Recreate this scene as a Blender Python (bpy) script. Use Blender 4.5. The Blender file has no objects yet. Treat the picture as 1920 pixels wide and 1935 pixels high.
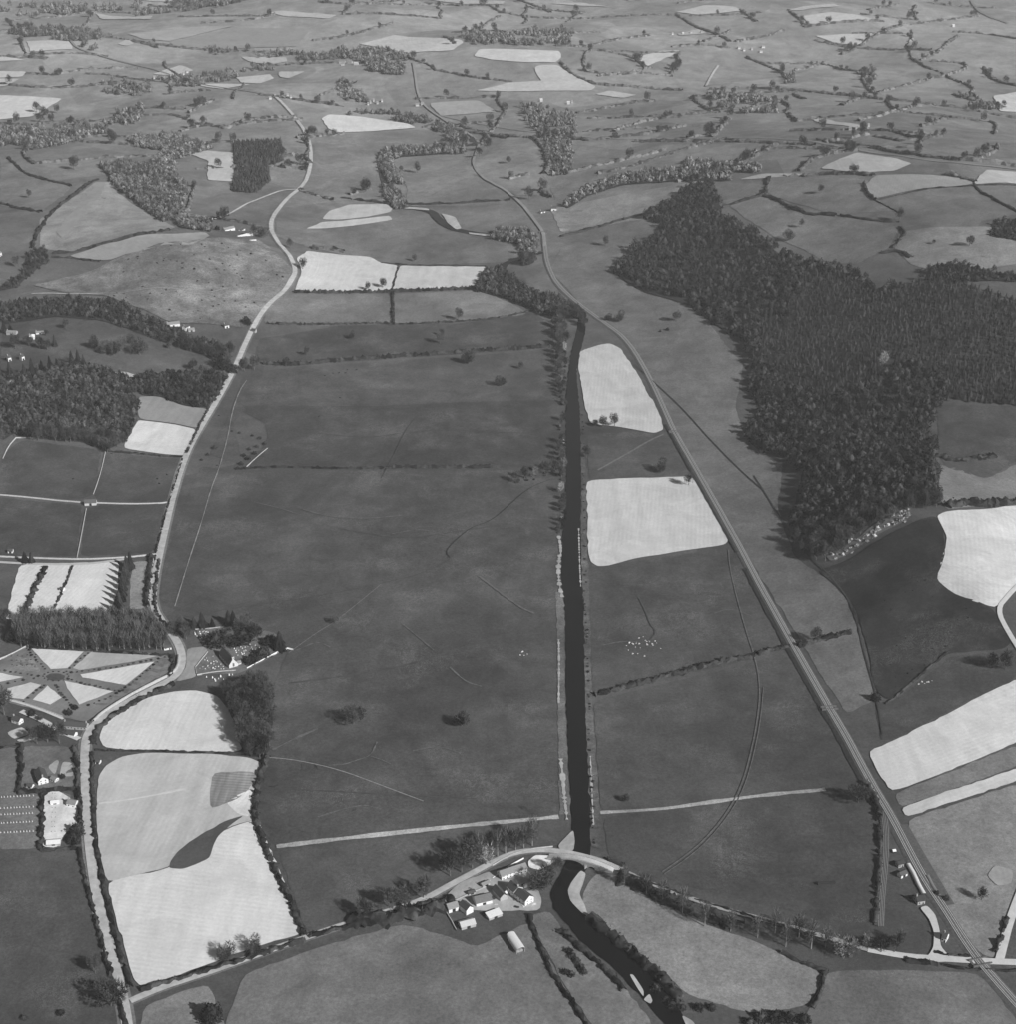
import bpy, math, random
import numpy as np
from mathutils import Vector, geometry

# ------------------------------------------------------------------ camera, world, sun, exposure
scene = bpy.context.scene
col = scene.collection
R = math.radians
CAM_H, PITCH, FPX = 830.0, R(25.0), 3045.0          # height above the valley floor, tilt, focal length in photo pixels
cam_data = bpy.data.cameras.new("camera")
cam = bpy.data.objects.new("camera", cam_data); col.objects.link(cam); scene.camera = cam
cam.location = (0, 0, CAM_H); cam.rotation_euler = (R(90) - PITCH, 0, 0)
cam_data.sensor_fit = 'HORIZONTAL'; cam_data.sensor_width = 36.0
cam_data.lens = 36.0 * FPX / 1920.0
cam_data.clip_start = 5.0; cam_data.clip_end = 60000.0

HAZE = 3.9e-5
SUN_EL, SUN_AZ = R(31.0), math.atan2(-0.67, 0.74)     # low sun behind the camera, to the right
world = bpy.data.worlds.new("World"); scene.world = world; world.use_nodes = True
wt = world.node_tree; bg = wt.nodes["Background"]
sky = wt.nodes.new("ShaderNodeTexSky"); sky.sky_type = 'NISHITA'; sky.sun_disc = False; sky.air_density = 0.6; sky.dust_density = 0.3
sky.sun_elevation = SUN_EL; sky.sun_rotation = math.pi / 2 - SUN_AZ
bw = wt.nodes.new("ShaderNodeRGBToBW")                # monochrome film
wt.links.new(sky.outputs[0], bw.inputs[0]); wt.links.new(bw.outputs[0], bg.inputs[0])
bg.inputs[1].default_value = 0.05
sun_data = bpy.data.lights.new("sun", 'SUN'); sun_data.energy = 5.0; sun_data.angle = R(0.5)
sun_data.color = (1, 1, 1)
sun = bpy.data.objects.new("sun", sun_data); col.objects.link(sun)
sd = Vector((math.cos(SUN_AZ) * math.cos(SUN_EL), math.sin(SUN_AZ) * math.cos(SUN_EL), math.sin(SUN_EL)))
sun.rotation_euler = sd.to_track_quat('Z', 'Y').to_euler(); sun.location = (500, -500, 3000)
scene.view_settings.view_transform = 'Standard'; scene.view_settings.look = 'None'
scene.view_settings.gamma = 1.0; scene.view_settings.use_curve_mapping = False
scene.view_settings.exposure = 0.10
scene.cycles.volume_bounces = 0; scene.cycles.max_bounces = 5; scene.cycles.diffuse_bounces = 3
scene.cycles.transparent_max_bounces = 8

rng = np.random.default_rng(7)
rnd = random.Random(11)

# ------------------------------------------------------------------ pixels of the photograph <-> ground
FWD = np.array([0, math.cos(PITCH), -math.sin(PITCH)]); UPV = np.array([0, math.sin(PITCH), math.cos(PITCH)])
def rays(px):
    px = np.asarray(px, float).reshape(-1, 2)
    d = FWD[None] + np.array([1., 0, 0])[None] * ((px[:, :1] - 960) / FPX) + UPV[None] * ((967.5 - px[:, 1:]) / FPX)
    return d
def flat(px, py, z=0.0):
    d = rays([(px, py)])[0]; t = (z - CAM_H) / d[2]
    return d[0] * t, d[1] * t

# hills: (photo pixel of the summit, radius across, radius in depth, height, turn)
HILLS = [((1905, 560), 300, 560, 108, 0), ((1900, 1140), 105, 150, 46, 0), ((1660, 985), 75, 130, 30, 0),
         ((400, 525), 130, 175, 42, 0), ((250, 520), 70, 110, 14, 0), ((-60, 560), 230, 330, 42, 0), ((95, 790), 105, 150, 26, 0),
         ((150, 660), 150, 130, 14, 0), ((120, 370), 300, 330, 34, 0), ((480, 300), 160, 260, 16, 0),
         ((1000, 300), 120, 240, 14, 0), ((1450, 395), 420, 420, 38, 0), ((1900, 330), 500, 500, 50, 0),
         ((1250, 330), 200, 260, 14, 0), ((1850, 1560), 90, 160, 10, 0), ((640, 300), 160, 260, -4, 0),
         ((300, 60), 900, 900, 50, 0), ((1150, 30), 700, 900, 50, 0), ((1750, 60), 800, 900, 60, 0)]
HW = [(flat(*c), rx, ry, h) for c, rx, ry, h, _ in HILLS]
KN = [(flat(380, 545), 130), (flat(1700, 1170), 60)]
def _n(x, y, s, a):                                    # cheap smooth undulation
    return (np.sin(x / s + 1.3 * a) * np.sin(y / s * 0.9 + 2.1 * a) + 0.6 * np.sin((x * 0.8 + y * 0.6) / s * 0.62 + a)
            + 0.4 * np.sin((x * 0.5 - y * 0.9) / s * 1.45 + 3 * a))
def ss(a, b, v):
    t = np.clip((v - a) / (b - a), 0, 1); return t * t * (3 - 2 * t)
def H(x, y):
    x = np.asarray(x, float); y = np.asarray(y, float)
    g = np.zeros(np.broadcast(x, y).shape)
    for (cx, cy), rx, ry, h in HW:
        g = g + h * np.exp(-0.5 * (((x - cx) / rx) ** 2 + ((y - cy) / ry) ** 2))
    a = np.maximum(g - 4.0, 0); g2 = a + 0.0
    far = ss(2900, 5200, y)
    g2 = g2 + far * (17 * _n(x, y, 235, 1) + 7 * _n(x, y, 110, 4) + 14)
    side = ss(350, 900, np.abs(x - 80)) * ss(1900, 2600, y) * (1 - far)
    g2 = g2 + side * (7 * _n(x, y, 150, 2) + 6)
    rough = np.clip(g2 / 25, 0, 1) * (1 - 0.6 * far)
    g2 = g2 + rough * (1.1 * _n(x, y, 31, 3) + 0.5 * _n(x, y, 13, 5))
    for (kx, ky), kr in KN:
        w_ = np.exp(-0.5 * (((x - kx) / kr) ** 2 + ((y - ky) / (kr * 1.3)) ** 2)); g2 = g2 + w_ * (3.8 * _n(x, y, 21, 6) + 0.7 * _n(x, y, 12, 9))
    g2 = g2 + 0.18 * _n(x, y, 38, 7) + 0.5 * _n(x, y, 120, 8)
    g2 = g2 + ss(7600, 12000, y) * 260
    return g2
def W(px):
    """photo pixels -> points on the ground (n,3)"""
    d = rays(px)
    t = (420.0 - CAM_H) / np.minimum(d[:, 2], -1e-3); lo = t.copy()
    for _ in range(60):
        p = d * t[:, None]; gap = CAM_H + p[:, 2] - H(p[:, 0], p[:, 1])
        if np.all(gap < 0.02): break
        lo = t; t = t + np.maximum(gap, 0) * 0.85 / (-d[:, 2] + 0.10)
    hi = t
    p = d * hi[:, None]; p[:, 2] = H(p[:, 0], p[:, 1]); return p
def W1(x, y): return W([(x, y)])[0]

def to_px(P):
    q = np.asarray(P, float) - [0, 0, CAM_H]; zc = q @ FWD
    return np.column_stack([960 + FPX * q[:, 0] / zc, 967.5 - FPX * (q @ UPV) / zc])
# ------------------------------------------------------------------ object helpers
def tag(o, label=None, cat=None, group=None, kind=None):
    if label: o["label"] = label
    if cat: o["category"] = cat
    if group: o["group"] = group
    if kind: o["kind"] = kind
    return o
def mesh(name, V, F, mat, smooth=False):
    me = bpy.data.meshes.new(name)
    V = np.asarray(V, np.float32); 
    if isinstance(F, np.ndarray):
        k = F.shape[1]; n = len(F)
        me.vertices.add(len(V)); me.vertices.foreach_set("co", V.ravel())
        me.loops.add(n * k); me.loops.foreach_set("vertex_index", F.astype(np.int32).ravel())
        me.polygons.add(n); me.polygons.foreach_set("loop_start", np.arange(0, n * k, k, dtype=np.int32))
        me.polygons.foreach_set("loop_total", np.full(n, k, np.int32)); me.update(calc_edges=True)
    else:
        me.from_pydata([tuple(map(float, v)) for v in V], [], F); me.update()
    if mat: me.materials.append(mat)
    if smooth: me.polygons.foreach_set("use_smooth", np.ones(len(me.polygons), bool))
    return me
def obj(name, me, parent=None, loc=(0, 0, 0), rz=0.0, sc=1.0):
    o = bpy.data.objects.new(name, me); col.objects.link(o)
    o.location = loc; o.rotation_euler = (0, 0, rz); o.scale = (sc, sc, sc) if np.isscalar(sc) else sc
    if parent: o.parent = parent
    return o
def empty(name, loc, rz=0.0, sc=1.0):
    o = bpy.data.objects.new(name, None); col.objects.link(o); o.empty_display_size = 2
    o.location = loc; o.rotation_euler = (0, 0, rz); o.scale = (sc, sc, sc); return o

# ------------------------------------------------------------------ materials (monochrome, procedural)
MATS = {}
def mat_new(name, rough=0.95, spec=0.1):
    m = bpy.data.materials.new(name); m.use_nodes = True
    b = m.node_tree.nodes["Principled BSDF"]; b.inputs["Roughness"].default_value = rough
    b.inputs["Specular IOR Level"].default_value = spec
    return m, m.node_tree, b
def noise(nt, scale, det=4, rough=0.55, vec=None, dist=0.0):
    n = nt.nodes.new("ShaderNodeTexNoise"); n.inputs["Scale"].default_value = scale
    n.inputs["Detail"].default_value = det; n.inputs["Roughness"].default_value = rough
    n.inputs["Distortion"].default_value = dist
    if vec: nt.links.new(vec, n.inputs["Vector"])
    return n.outputs["Fac"]
def mth(nt, op, a, b=None, c=None, clamp=False):
    n = nt.nodes.new("ShaderNodeMath"); n.operation = op; n.use_clamp = clamp
    for i, v in enumerate((a, b, c)):
        if v is None: continue
        if isinstance(v, (int, float)): n.inputs[i].default_value = v
        else: nt.links.new(v, n.inputs[i])
    return n.outputs[0]
def pos(nt, rot=0.0, sc=(1, 1, 1)):
    g = nt.nodes.new("ShaderNodeNewGeometry"); mp = nt.nodes.new("ShaderNodeMapping")
    mp.inputs["Rotation"].default_value = (0, 0, rot); mp.inputs["Scale"].default_value = sc
    nt.links.new(g.outputs["Position"], mp.inputs["Vector"]); return mp.outputs[0]
def wob(nt, src, lo, hi, a=0.3, b=0.7):                 # remap
    n = nt.nodes.new("ShaderNodeMapRange"); nt.links.new(src, n.inputs[0])
    n.inputs[1].default_value = a; n.inputs[2].default_value = b
    n.inputs[3].default_value = lo; n.inputs[4].default_value = hi; return n.outputs[0]
def grass(v, mott=0.25, flecks=0.0, cells=0.0):
    """pasture: base albedo v, broad and fine mottling, optional pale dead-grass flecks"""
    key = ("g", round(v, 3), mott, flecks, cells)
    if key in MATS: return MATS[key]
    m, nt, b = mat_new("grass_%d" % int(v * 1000)); p = pos(nt)
    f = wob(nt, noise(nt, 0.006, 3, vec=p), 1 - mott * 0.6, 1 + mott * 0.6)
    f = mth(nt, 'MULTIPLY', f, wob(nt, noise(nt, 0.035, 5, 0.65, p, 0.6), 1 - mott * 0.5, 1 + mott * 0.55))
    f = mth(nt, 'MULTIPLY', f, wob(nt, noise(nt, 0.30, 6, 0.95, p), 1 - mott * 1.2, 1 + mott * 1.5))
    if cells:
        vo = nt.nodes.new("ShaderNodeTexVoronoi"); vo.inputs["Scale"].default_value = 0.0042
        nt.links.new(p, vo.inputs["Vector"]); s = nt.nodes.new("ShaderNodeSeparateColor"); nt.links.new(vo.outputs["Color"], s.inputs[0])
        f = mth(nt, 'MULTIPLY', f, wob(nt, s.outputs[0], 1 - cells, 1 + cells, 0, 1))
    f = mth(nt, 'MULTIPLY', f, wob(nt, noise(nt, 0.010, 6, 0.7, pos(nt, .5, (1, .5, 1)), 1.5), 1 - mott * .5, 1 + mott * .55))
    f = mth(nt, 'MULTIPLY', f, v)
    if cells:                                          # distance haze painted into the pasture: darker near, paler far
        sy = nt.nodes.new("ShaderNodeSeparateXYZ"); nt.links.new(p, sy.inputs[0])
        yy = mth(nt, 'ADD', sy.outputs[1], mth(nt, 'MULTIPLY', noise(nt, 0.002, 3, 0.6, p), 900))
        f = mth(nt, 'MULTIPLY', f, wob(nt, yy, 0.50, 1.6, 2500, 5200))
    if flecks:
        # pale curling threads where floods and grazing left dead grass, only in some patches
        n1 = noise(nt, 0.045, 7, 0.72, p, 1.2); d = mth(nt, 'ABSOLUTE', mth(nt, 'SUBTRACT', n1, 0.5))
        line = mth(nt, 'SUBTRACT', 1.0, mth(nt, 'MULTIPLY', d, 26.0), clamp=True)
        n2 = noise(nt, 0.9, 3, 0.8, p); spk = wob(nt, n2, 0, 1, 0.5, 0.66)
        patch = wob(nt, noise(nt, 0.013, 4, 0.6, p), 0, 1, 0.50, 0.66)
        add = mth(nt, 'MULTIPLY', mth(nt, 'MULTIPLY', mth(nt, 'ADD', mth(nt, 'MULTIPLY', line, 0.35), mth(nt, 'MULTIPLY', spk, 0.8)), patch), flecks)
        f = mth(nt, 'ADD', f, add)
    nt.links.new(f, b.inputs["Base Color"]); MATS[key] = m; return m
def tilled(v, ang=0.0, period=5.0, amp=0.07, blot=0.12):
    """pale tilled soil or stubble with faint working lines at an angle"""
    key = ("t", round(v, 3), round(ang, 2), period, amp, blot)
    if key in MATS: return MATS[key]
    m, nt, b = mat_new("tilled_soil_%d" % int(v * 1000)); p = pos(nt); q = pos(nt, ang)
    w = nt.nodes.new("ShaderNodeTexWave"); w.inputs["Scale"].default_value = 1.0 / period * 0.314
    w.inputs["Distortion"].default_value = 1.5; w.inputs["Detail"].default_value = 3; w.inputs["Detail Scale"].default_value = 0.3
    nt.links.new(q, w.inputs["Vector"])
    br = wob(nt, noise(nt, 0.02, 3, 0.6, p), 0.1, 1.0, 0.35, 0.65)
    f = mth(nt, 'ADD', 1.0, mth(nt, 'MULTIPLY', mth(nt, 'SUBTRACT', w.outputs["Fac"], 0.5), mth(nt, 'MULTIPLY', br, amp * 1.2)))
    sx = pos(nt, ang, (0.09, 0.004, 1)); f = mth(nt, 'MULTIPLY', f, wob(nt, noise(nt, 1.0, 3, vec=sx), 1 - amp * 1.3, 1 + amp))
    f = mth(nt, 'MULTIPLY', f, wob(nt, noise(nt, 0.022, 6, 0.7, p, 0.8), 1 - blot * 1.3, 1 + blot))
    f = mth(nt, 'MULTIPLY', f, wob(nt, noise(nt, 0.35, 5, 0.85, p), 0.88, 1.10))
    f = mth(nt, 'MULTIPLY', f, v)
    nt.links.new(f, b.inputs["Base Color"]); MATS[key] = m; return m
def plain(v, name, var=0.2, scale=0.5, rough=0.9, spec=0.1):
    key = ("p", round(v, 3), name, var, scale)
    if key in MATS: return MATS[key]
    m, nt, b = mat_new(name, rough, spec); p = pos(nt)
    f = mth(nt, 'MULTIPLY', wob(nt, noise(nt, scale, 4, 0.65, p), 1 - var, 1 + var), v)
    nt.links.new(f, b.inputs["Base Color"]); MATS[key] = m; return m
def foliage(v, name, var=0.35):
    """every tree has its own tone (random per object) and a mottled crown"""
    key = ("f", round(v, 3), name)
    if key in MATS: return MATS[key]
    m, nt, b = mat_new(name, 0.9, 0.05); p = pos(nt)
    oi = nt.nodes.new("ShaderNodeObjectInfo")
    f = wob(nt, noise(nt, 0.30, 3, 0.7, p), 1 - var, 1 + var)
    f = mth(nt, 'MULTIPLY', f, wob(nt, noise(nt, 0.05, 2, 0.5, p), 0.8, 1.25))
    f = mth(nt, 'MULTIPLY', f, wob(nt, oi.outputs["Random"], 0.8, 1.25, 0, 1))
    vo = nt.nodes.new("ShaderNodeTexVoronoi"); vo.inputs["Scale"].default_value = 0.12; nt.links.new(pos(nt, 0, (1, 1, 0)), vo.inputs["Vector"])
    sp = nt.nodes.new("ShaderNodeSeparateColor"); nt.links.new(vo.outputs["Color"], sp.inputs[0]); f = mth(nt, 'MULTIPLY', f, wob(nt, sp.outputs[0], 0.35, 2.3, 0, 1))
    f = mth(nt, 'MULTIPLY', f, v)
    nt.links.new(f, b.inputs["Base Color"]); MATS[key] = m; return m
M_BARE = foliage(0.042, "bare_twigs"); M_BARE_FAR = foliage(0.11, "hazed_woodland_twigs"); M_BARE_MID = foliage(0.036, "near_woodland_twigs"); M_HEDGE_FAR = foliage(0.085, "hazed_hedge_twigs")  # FAR twigs made paler, distance haze put into their colour
M_CON = foliage(0.026, "conifer_needles"); M_YEW = foliage(0.022, "yew_foliage"); M_PALE = foliage(0.17, "pale_catkin_twigs")
M_HEDGE = foliage(0.027, "hedge_twigs"); M_BARK = plain(0.13, "bark", 0.25, 1.5)
M_STONE = plain(0.42, "dry_stone", 0.3, 0.8); M_ROAD = plain(0.47, "road_surface", 0.22, 0.12)
M_TRACK = plain(0.33, "stony_track", 0.25, 0.4); M_GRAVEL = plain(0.55, "river_gravel", 0.25, 0.5)
M_SLATE = plain(0.075, "slate_roof", 0.15, 1.2, 0.6, 0.3); M_SLATE_L = plain(0.24, "worn_slate_roof", 0.15, 1.2)
M_WHITE = plain(0.74, "whitewash", 0.08, 0.9); M_STONEW = plain(0.38, "stone_wall_face", 0.2, 1.0)
M_TIN = plain(0.72, "galvanised_sheet", 0.06, 0.7, 0.5, 0.3); M_DARK = plain(0.03, "dark_opening", 0.1, 1)
M_PATH = plain(0.27, "trodden_path", 0.3, 0.3)
wm, wnt, wb = mat_new("river_water", 0.12, 0.3); wp = pos(wnt)
wnt.links.new(mth(wnt, 'MULTIPLY', wob(wnt, noise(wnt, 0.03, 4, 0.6, wp), 0.7, 1.5), 0.006), wb.inputs["Base Color"])
bmp = wnt.nodes.new("ShaderNodeBump"); bmp.inputs["Strength"].default_value = 0.25; bmp.inputs["Distance"].default_value = 0.2
wnt.links.new(noise(wnt, 0.8, 3, 0.6, wp), bmp.inputs["Height"]); wnt.links.new(bmp.outputs[0], wb.inputs["Normal"])
M_WATER = wm

# ------------------------------------------------------------------ draped sheets, ribbons, sweeps
def dist_scale(y): return 1.0 + np.maximum(np.asarray(y) - 1500, 0) / 1800.0
def densify(P, step, jit=0.0, closed=True):
    out = []; n = len(P); rngm = range(n if closed else n - 1)
    for i in rngm:
        a, b = P[i][:2], P[(i + 1) % n][:2]; L = float(np.hypot(*(b - a))); k = max(1, int(L / step))
        nrm = np.array([-(b - a)[1], (b - a)[0]]) / max(L, 1e-6)
        for j in range(k):
            q = a + (b - a) * j / k
            if j and jit: q = q + nrm * rnd.uniform(-jit, jit)
            out.append(q)
    if not closed: out.append(P[-1][:2])
    return np.array(out)
def smooth_line(P, it=2, closed=False):
    P = np.asarray(P, float)
    for _ in range(it):
        Q = []; n = len(P)
        for i in range(n if closed else n - 1):
            a, b = P[i], P[(i + 1) % n]; Q += [a * .75 + b * .25, a * .25 + b * .75]
        P = np.array(Q) if closed else np.vstack([P[:1], Q, P[-1:]])
    return P
def drape(name, px, mat, off=0.25, soft=1, jit=1.0):
    """a field or patch of ground lying on the terrain"""
    P = W(px)[:, :2]
    if soft:
        Q = []; n = len(P)                              # round the corners a little
        for i in range(n):
            a, b, c = P[i - 1], P[i], P[(i + 1) % n]
            ra = min(0.25, 9.0 / max(np.hypot(*(a - b)), 1)); rc = min(0.25, 9.0 / max(np.hypot(*(c - b)), 1))
            Q += [b + (a - b) * ra, b * .5 + (b + (a - b) * ra) * .25 + (b + (c - b) * rc) * .25, b + (c - b) * rc]
        P = np.array(Q)
    ym = P[:, 1].mean(); st = float(np.clip(ym / 110, 10, 45))
    edge = densify(P, st * 0.6, jit * float(dist_scale(ym)))
    x0, y0 = P.min(0); x1, y1 = P.max(0)
    gx = np.arange(x0 + st / 2, x1, st); gy = np.arange(y0 + st / 2, y1, st)
    G = np.array([(a, b) for a in gx for b in gy]) if len(gx) and len(gy) else np.zeros((0, 2))
    ne = len(edge); pts = [Vector(v) for v in np.vstack([edge, G])]
    r = geometry.delaunay_2d_cdt(pts, [(i, (i + 1) % ne) for i in range(ne)], [list(range(ne))], 1, 1e-3)
    V = np.array([tuple(v) for v in r[0]]); z = H(V[:, 0], V[:, 1]) + off * dist_scale(V[:, 1])
    F = [f if (r[0][f[1]] - r[0][f[0]]).cross(r[0][f[2]] - r[0][f[0]]) > 0 else list(reversed(f)) for f in map(list, r[2])]
    o = obj(name, mesh(name, np.column_stack([V, z]), F, mat, True))
    return tag(o, kind="structure")
def line3(px, step, soften=2):
    P = W(px)[:, :2]
    if soften: P = smooth_line(P, soften)
    P = densify(P, step, 0, False)
    T = np.gradient(P, axis=0); T /= np.maximum(np.hypot(T[:, 0], T[:, 1])[:, None], 1e-6)
    return P, np.column_stack([-T[:, 1], T[:, 0]])
def ribbon(name, px, width, mat, off=0.6, step=8, kind="structure", jit=0.0, soften=2):
    P, N = line3(px, step, soften); cols = []
    wv = np.full(len(P), width) * (1 + jit * rng.uniform(-1, 1, len(P)))
    for s in (-.5, 0, .5):
        q = P + N * (wv * s)[:, None]; cols.append(np.column_stack([q, H(q[:, 0], q[:, 1]) + off * dist_scale(q[:, 1]) + (0.12 if s == 0 else 0)]))
    n = len(P); V = np.stack(cols, 1).reshape(-1, 3); F = []
    i = np.arange(n - 1)[:, None]
    F = np.concatenate([np.hstack([i * 3 + k + 1, i * 3 + k, i * 3 + 3 + k, i * 3 + 4 + k]) for k in (0, 1)])
    o = obj(name, mesh(name, V, F, mat, True)); return tag(o, kind=kind) if kind else o
def sweep(name, px, prof, mat, step=6, jit=0.0, soften=1, z0=0.0, parent=None, world_pts=None):
    """a cross-section (offset, height) carried along a line on the ground"""
    if world_pts is not None:
        P = densify(np.asarray(world_pts, float), step, 0, False); T = np.gradient(P, axis=0)
        T /= np.maximum(np.hypot(T[:, 0], T[:, 1])[:, None], 1e-6); N = np.column_stack([-T[:, 1], T[:, 0]])
    else: P, N = line3(px, step, soften)
    k = len(prof); n = len(P); V = []
    base = H(P[:, 0], P[:, 1])
    for (s, h) in prof:
        q = P + N * (s + jit * rng.uniform(-1, 1, n))[:, None] if jit else P + N * s
        V.append(np.column_stack([q, base + z0 + h * (1 + (jit * 0.4 * rng.uniform(-1, 1, n) if jit else 0))]))
    V = np.stack(V, 1).reshape(-1, 3); i = np.arange(n - 1)[:, None]
    F = np.concatenate([np.hstack([i * k + j + 1, i * k + j, (i + 1) * k + j, (i + 1) * k + j + 1]) for j in range(k - 1)])
    me = mesh(name, V, F, mat); 
    return obj(name, me, parent)

# ------------------------------------------------------------------ vegetation meshes
def slivers(C, D, L, Wd):
    """n thin leaf/twig triangles at C pointing along D"""
    n = len(C); A = rng.normal(size=(n, 3)); S = np.cross(D, A); S /= np.linalg.norm(S, axis=1)[:, None] + 1e-9
    L = np.broadcast_to(L, n)[:, None]; Wd = np.broadcast_to(Wd, n)[:, None]
    V = np.stack([C - D * L * .4 - S * Wd * .5, C - D * L * .4 + S * Wd * .5, C + D * L * .6], 1).reshape(-1, 3)
    return V, np.arange(n * 3).reshape(-1, 3)
def merge(parts):
    V = []; F = []; k = 0
    for v, f in parts: V.append(v); F.append(f + k); k += len(v)
    return np.vstack(V), np.vstack(F)
def tube(p0, p1, r0, r1, k=4):
    p0 = np.array(p0, float); p1 = np.array(p1, float); d = p1 - p0; d /= np.linalg.norm(d)
    a = np.cross(d, [0.3, 0.9, 0.1]); a /= np.linalg.norm(a); b = np.cross(d, a)
    an = np.arange(k) * 2 * math.pi / k; c = np.cos(an)[:, None] * a + np.sin(an)[:, None] * b
    V = np.vstack([p0 + c * r0, p1 + c * r1]); F = []
    for i in range(k):
        j = (i + 1) % k; F += [(i, j, k + j), (i, k + j, k + i)]
    return V, np.array(F)
def bare_crown(n, h=14, r=5.5, base=3.2, sl=1.7, sw=0.34, lobes=7):
    C0 = rng.normal(size=(lobes, 3)); C0 /= np.linalg.norm(C0, axis=1)[:, None]; C0 *= [r * .5, r * .5, (h - base) * .24]
    lr = rng.uniform(.42, .66, lobes); k = rng.integers(0, lobes, n)
    U = rng.normal(size=(n, 3)); U /= np.linalg.norm(U, axis=1)[:, None]; rad = rng.uniform(0.35, 1, n) ** .5
    P = C0[k] + U * (rad * lr[k])[:, None] * [r, r, (h - base) * .62]
    P[:, 2] = base + (h - base) * .5 + P[:, 2] * 1.05; P[:, 2] = np.maximum(P[:, 2], base * .6)
    D = U + [0, 0, .45] + rng.normal(size=(n, 3)) * .35; D /= np.linalg.norm(D, axis=1)[:, None]
    return slivers(P, D, sl * rng.uniform(.7, 1.3, n), sw)
def limbs(h=14, r=5.5, base=3.0, k=7, tr=0.38):
    parts = [tube((0, 0, -.6), (0, 0, base), tr, tr * .75, 6), tube((0, 0, base), (rnd.uniform(-.5, .5), rnd.uniform(-.5, .5), h * .8), tr * .7, .06)]
    for i in range(k):
        a = i * 2.4 + rnd.uniform(-.3, .3); z0 = base + rnd.uniform(-.3, h * .25); q = rnd.uniform(.55, .85)
        m = (math.cos(a) * r * q * .5, math.sin(a) * r * q * .5, z0 + h * .17)
        parts += [tube((0, 0, z0), m, tr * .42, tr * .26), tube(m, (m[0] * 1.8, m[1] * 1.8, m[2] + h * .2), tr * .26, .04)]
        parts.append(tube(m, (m[0] * 1.25 + rnd.uniform(-1, 1), m[1] * 1.25 + rnd.uniform(-1, 1), m[2] + h * .28), tr * .2, .04))
    return merge(parts)
def conifer_crown(h=16, r=2.6, tiers=9, k=8, top=.05, base=1.2, droop=.18):
    parts = []
    for t in range(tiers):
        f = t / (tiers - 1); z = base + (h - base) * f * .93; rr = r * ((1 - f) ** .8 + top) * rnd.uniform(.88, 1.1)
        zt = z + (h - base) / tiers * 1.7; V = [(0, 0, min(zt, h))]; a0 = rnd.uniform(0, 6)
        for i in range(k * 2):
            a = a0 + i * math.pi / k; q = rr * (1.0 if i % 2 else .62) * rnd.uniform(.85, 1.12)
            V.append((math.cos(a) * q, math.sin(a) * q, z - (droop * rr if i % 2 else -.1 * rr)))
        F = np.array([(0, i + 1, (i + 1) % (k * 2) + 1) for i in range(k * 2)]); parts.append((np.array(V, float), F))
    return merge(parts)
def dense_crown(n, h=8, r=4.0, base=.6, size=1.0):
    U = rng.normal(size=(n, 3)); U /= np.linalg.norm(U, axis=1)[:, None]; U[:, 2] = np.abs(U[:, 2]) - .15
    lump = 1 + .22 * np.sin(U[:, 0] * 5 + 1) * np.cos(U[:, 1] * 6) + .1 * rng.normal(size=n)
    P = U * lump[:, None] * [r, r, (h - base)] * rng.uniform(.7, 1, n)[:, None] * .92; P[:, 2] += base
    D = U * .5 + rng.normal(size=(n, 3)) * .8; D /= np.linalg.norm(D, axis=1)[:, None]
    V, F = slivers(P, D, size * 1.3, size)
    # a dark core keeps the evergreen opaque
    m = []; k = 9
    for j, (zz, q) in enumerate(((base, .35), (base + (h - base) * .3, .55), (base + (h - base) * .6, .42), (base + (h - base) * .75, .1))):
        for i in range(k):
            a = i * 2 * math.pi / k; w = q * r * rnd.uniform(.9, 1.1); m.append((math.cos(a) * w, math.sin(a) * w, zz))
    Fc = []
    for j in range(3):
        for i in range(k):
            a, b = j * k + i, j * k + (i + 1) % k; Fc += [(a, b, b + k), (a, b + k, a + k)]
    return merge([(V, F), (np.array(m), np.array(Fc))])
def mk(name, vf, mat): return mesh(name, vf[0], vf[1], mat)
BARE = [(mk("tree_crown", bare_crown(820), M_BARE), mk("tree_trunk", limbs(), M_BARK)) for _ in range(4)]
BARE_WIDE = [(mk("tree_crown", bare_crown(1300, 13, 8.0, 1.8), M_BARE), mk("tree_trunk", limbs(13, 8, 2.4, 9, .5), M_BARK)) for _ in range(2)]
BARE_TALL = [(mk("tree_crown", bare_crown(620, 20, 5.4, 3.5, 1.9, .34, 9), M_BARE), mk("tree_trunk", limbs(20, 4.6, 9, 7, .42), plain(0.24, "pale_bark", .2, 1.5))) for _ in range(3)]
PALE = [(mk("tree_crown", bare_crown(480, 13, 5.5, 1.8), M_PALE), mk("tree_trunk", limbs(13, 5, 2, 6, .3), M_BARK)) for _ in range(2)]
CON = [(mk("tree_crown", conifer_crown(16, 2.7, 9, 8), M_CON), mk("tree_trunk", tube((0, 0, -.6), (0, 0, 10), .3, .1, 6), M_BARK)) for _ in range(3)]
CYP = [(mk("tree_crown", conifer_crown(15, 4.2, 12, 9, .10, .5, .5), M_YEW), mk("tree_trunk", tube((0, 0, -.6), (0, 0, 9), .35, .1, 6), M_BARK)) for _ in range(3)]
YEW = [(mk("tree_crown", dense_crown(620, 9, 5, .5, 1.1), M_YEW), mk("tree_trunk", tube((0, 0, -.6), (0, 0, 5), .4, .2, 6), M_BARK)) for _ in range(2)]
BUSH = [mk("bush", dense_crown(300, 3.4, 2.6, .0, .62), M_HEDGE) for _ in range(3)]
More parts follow.
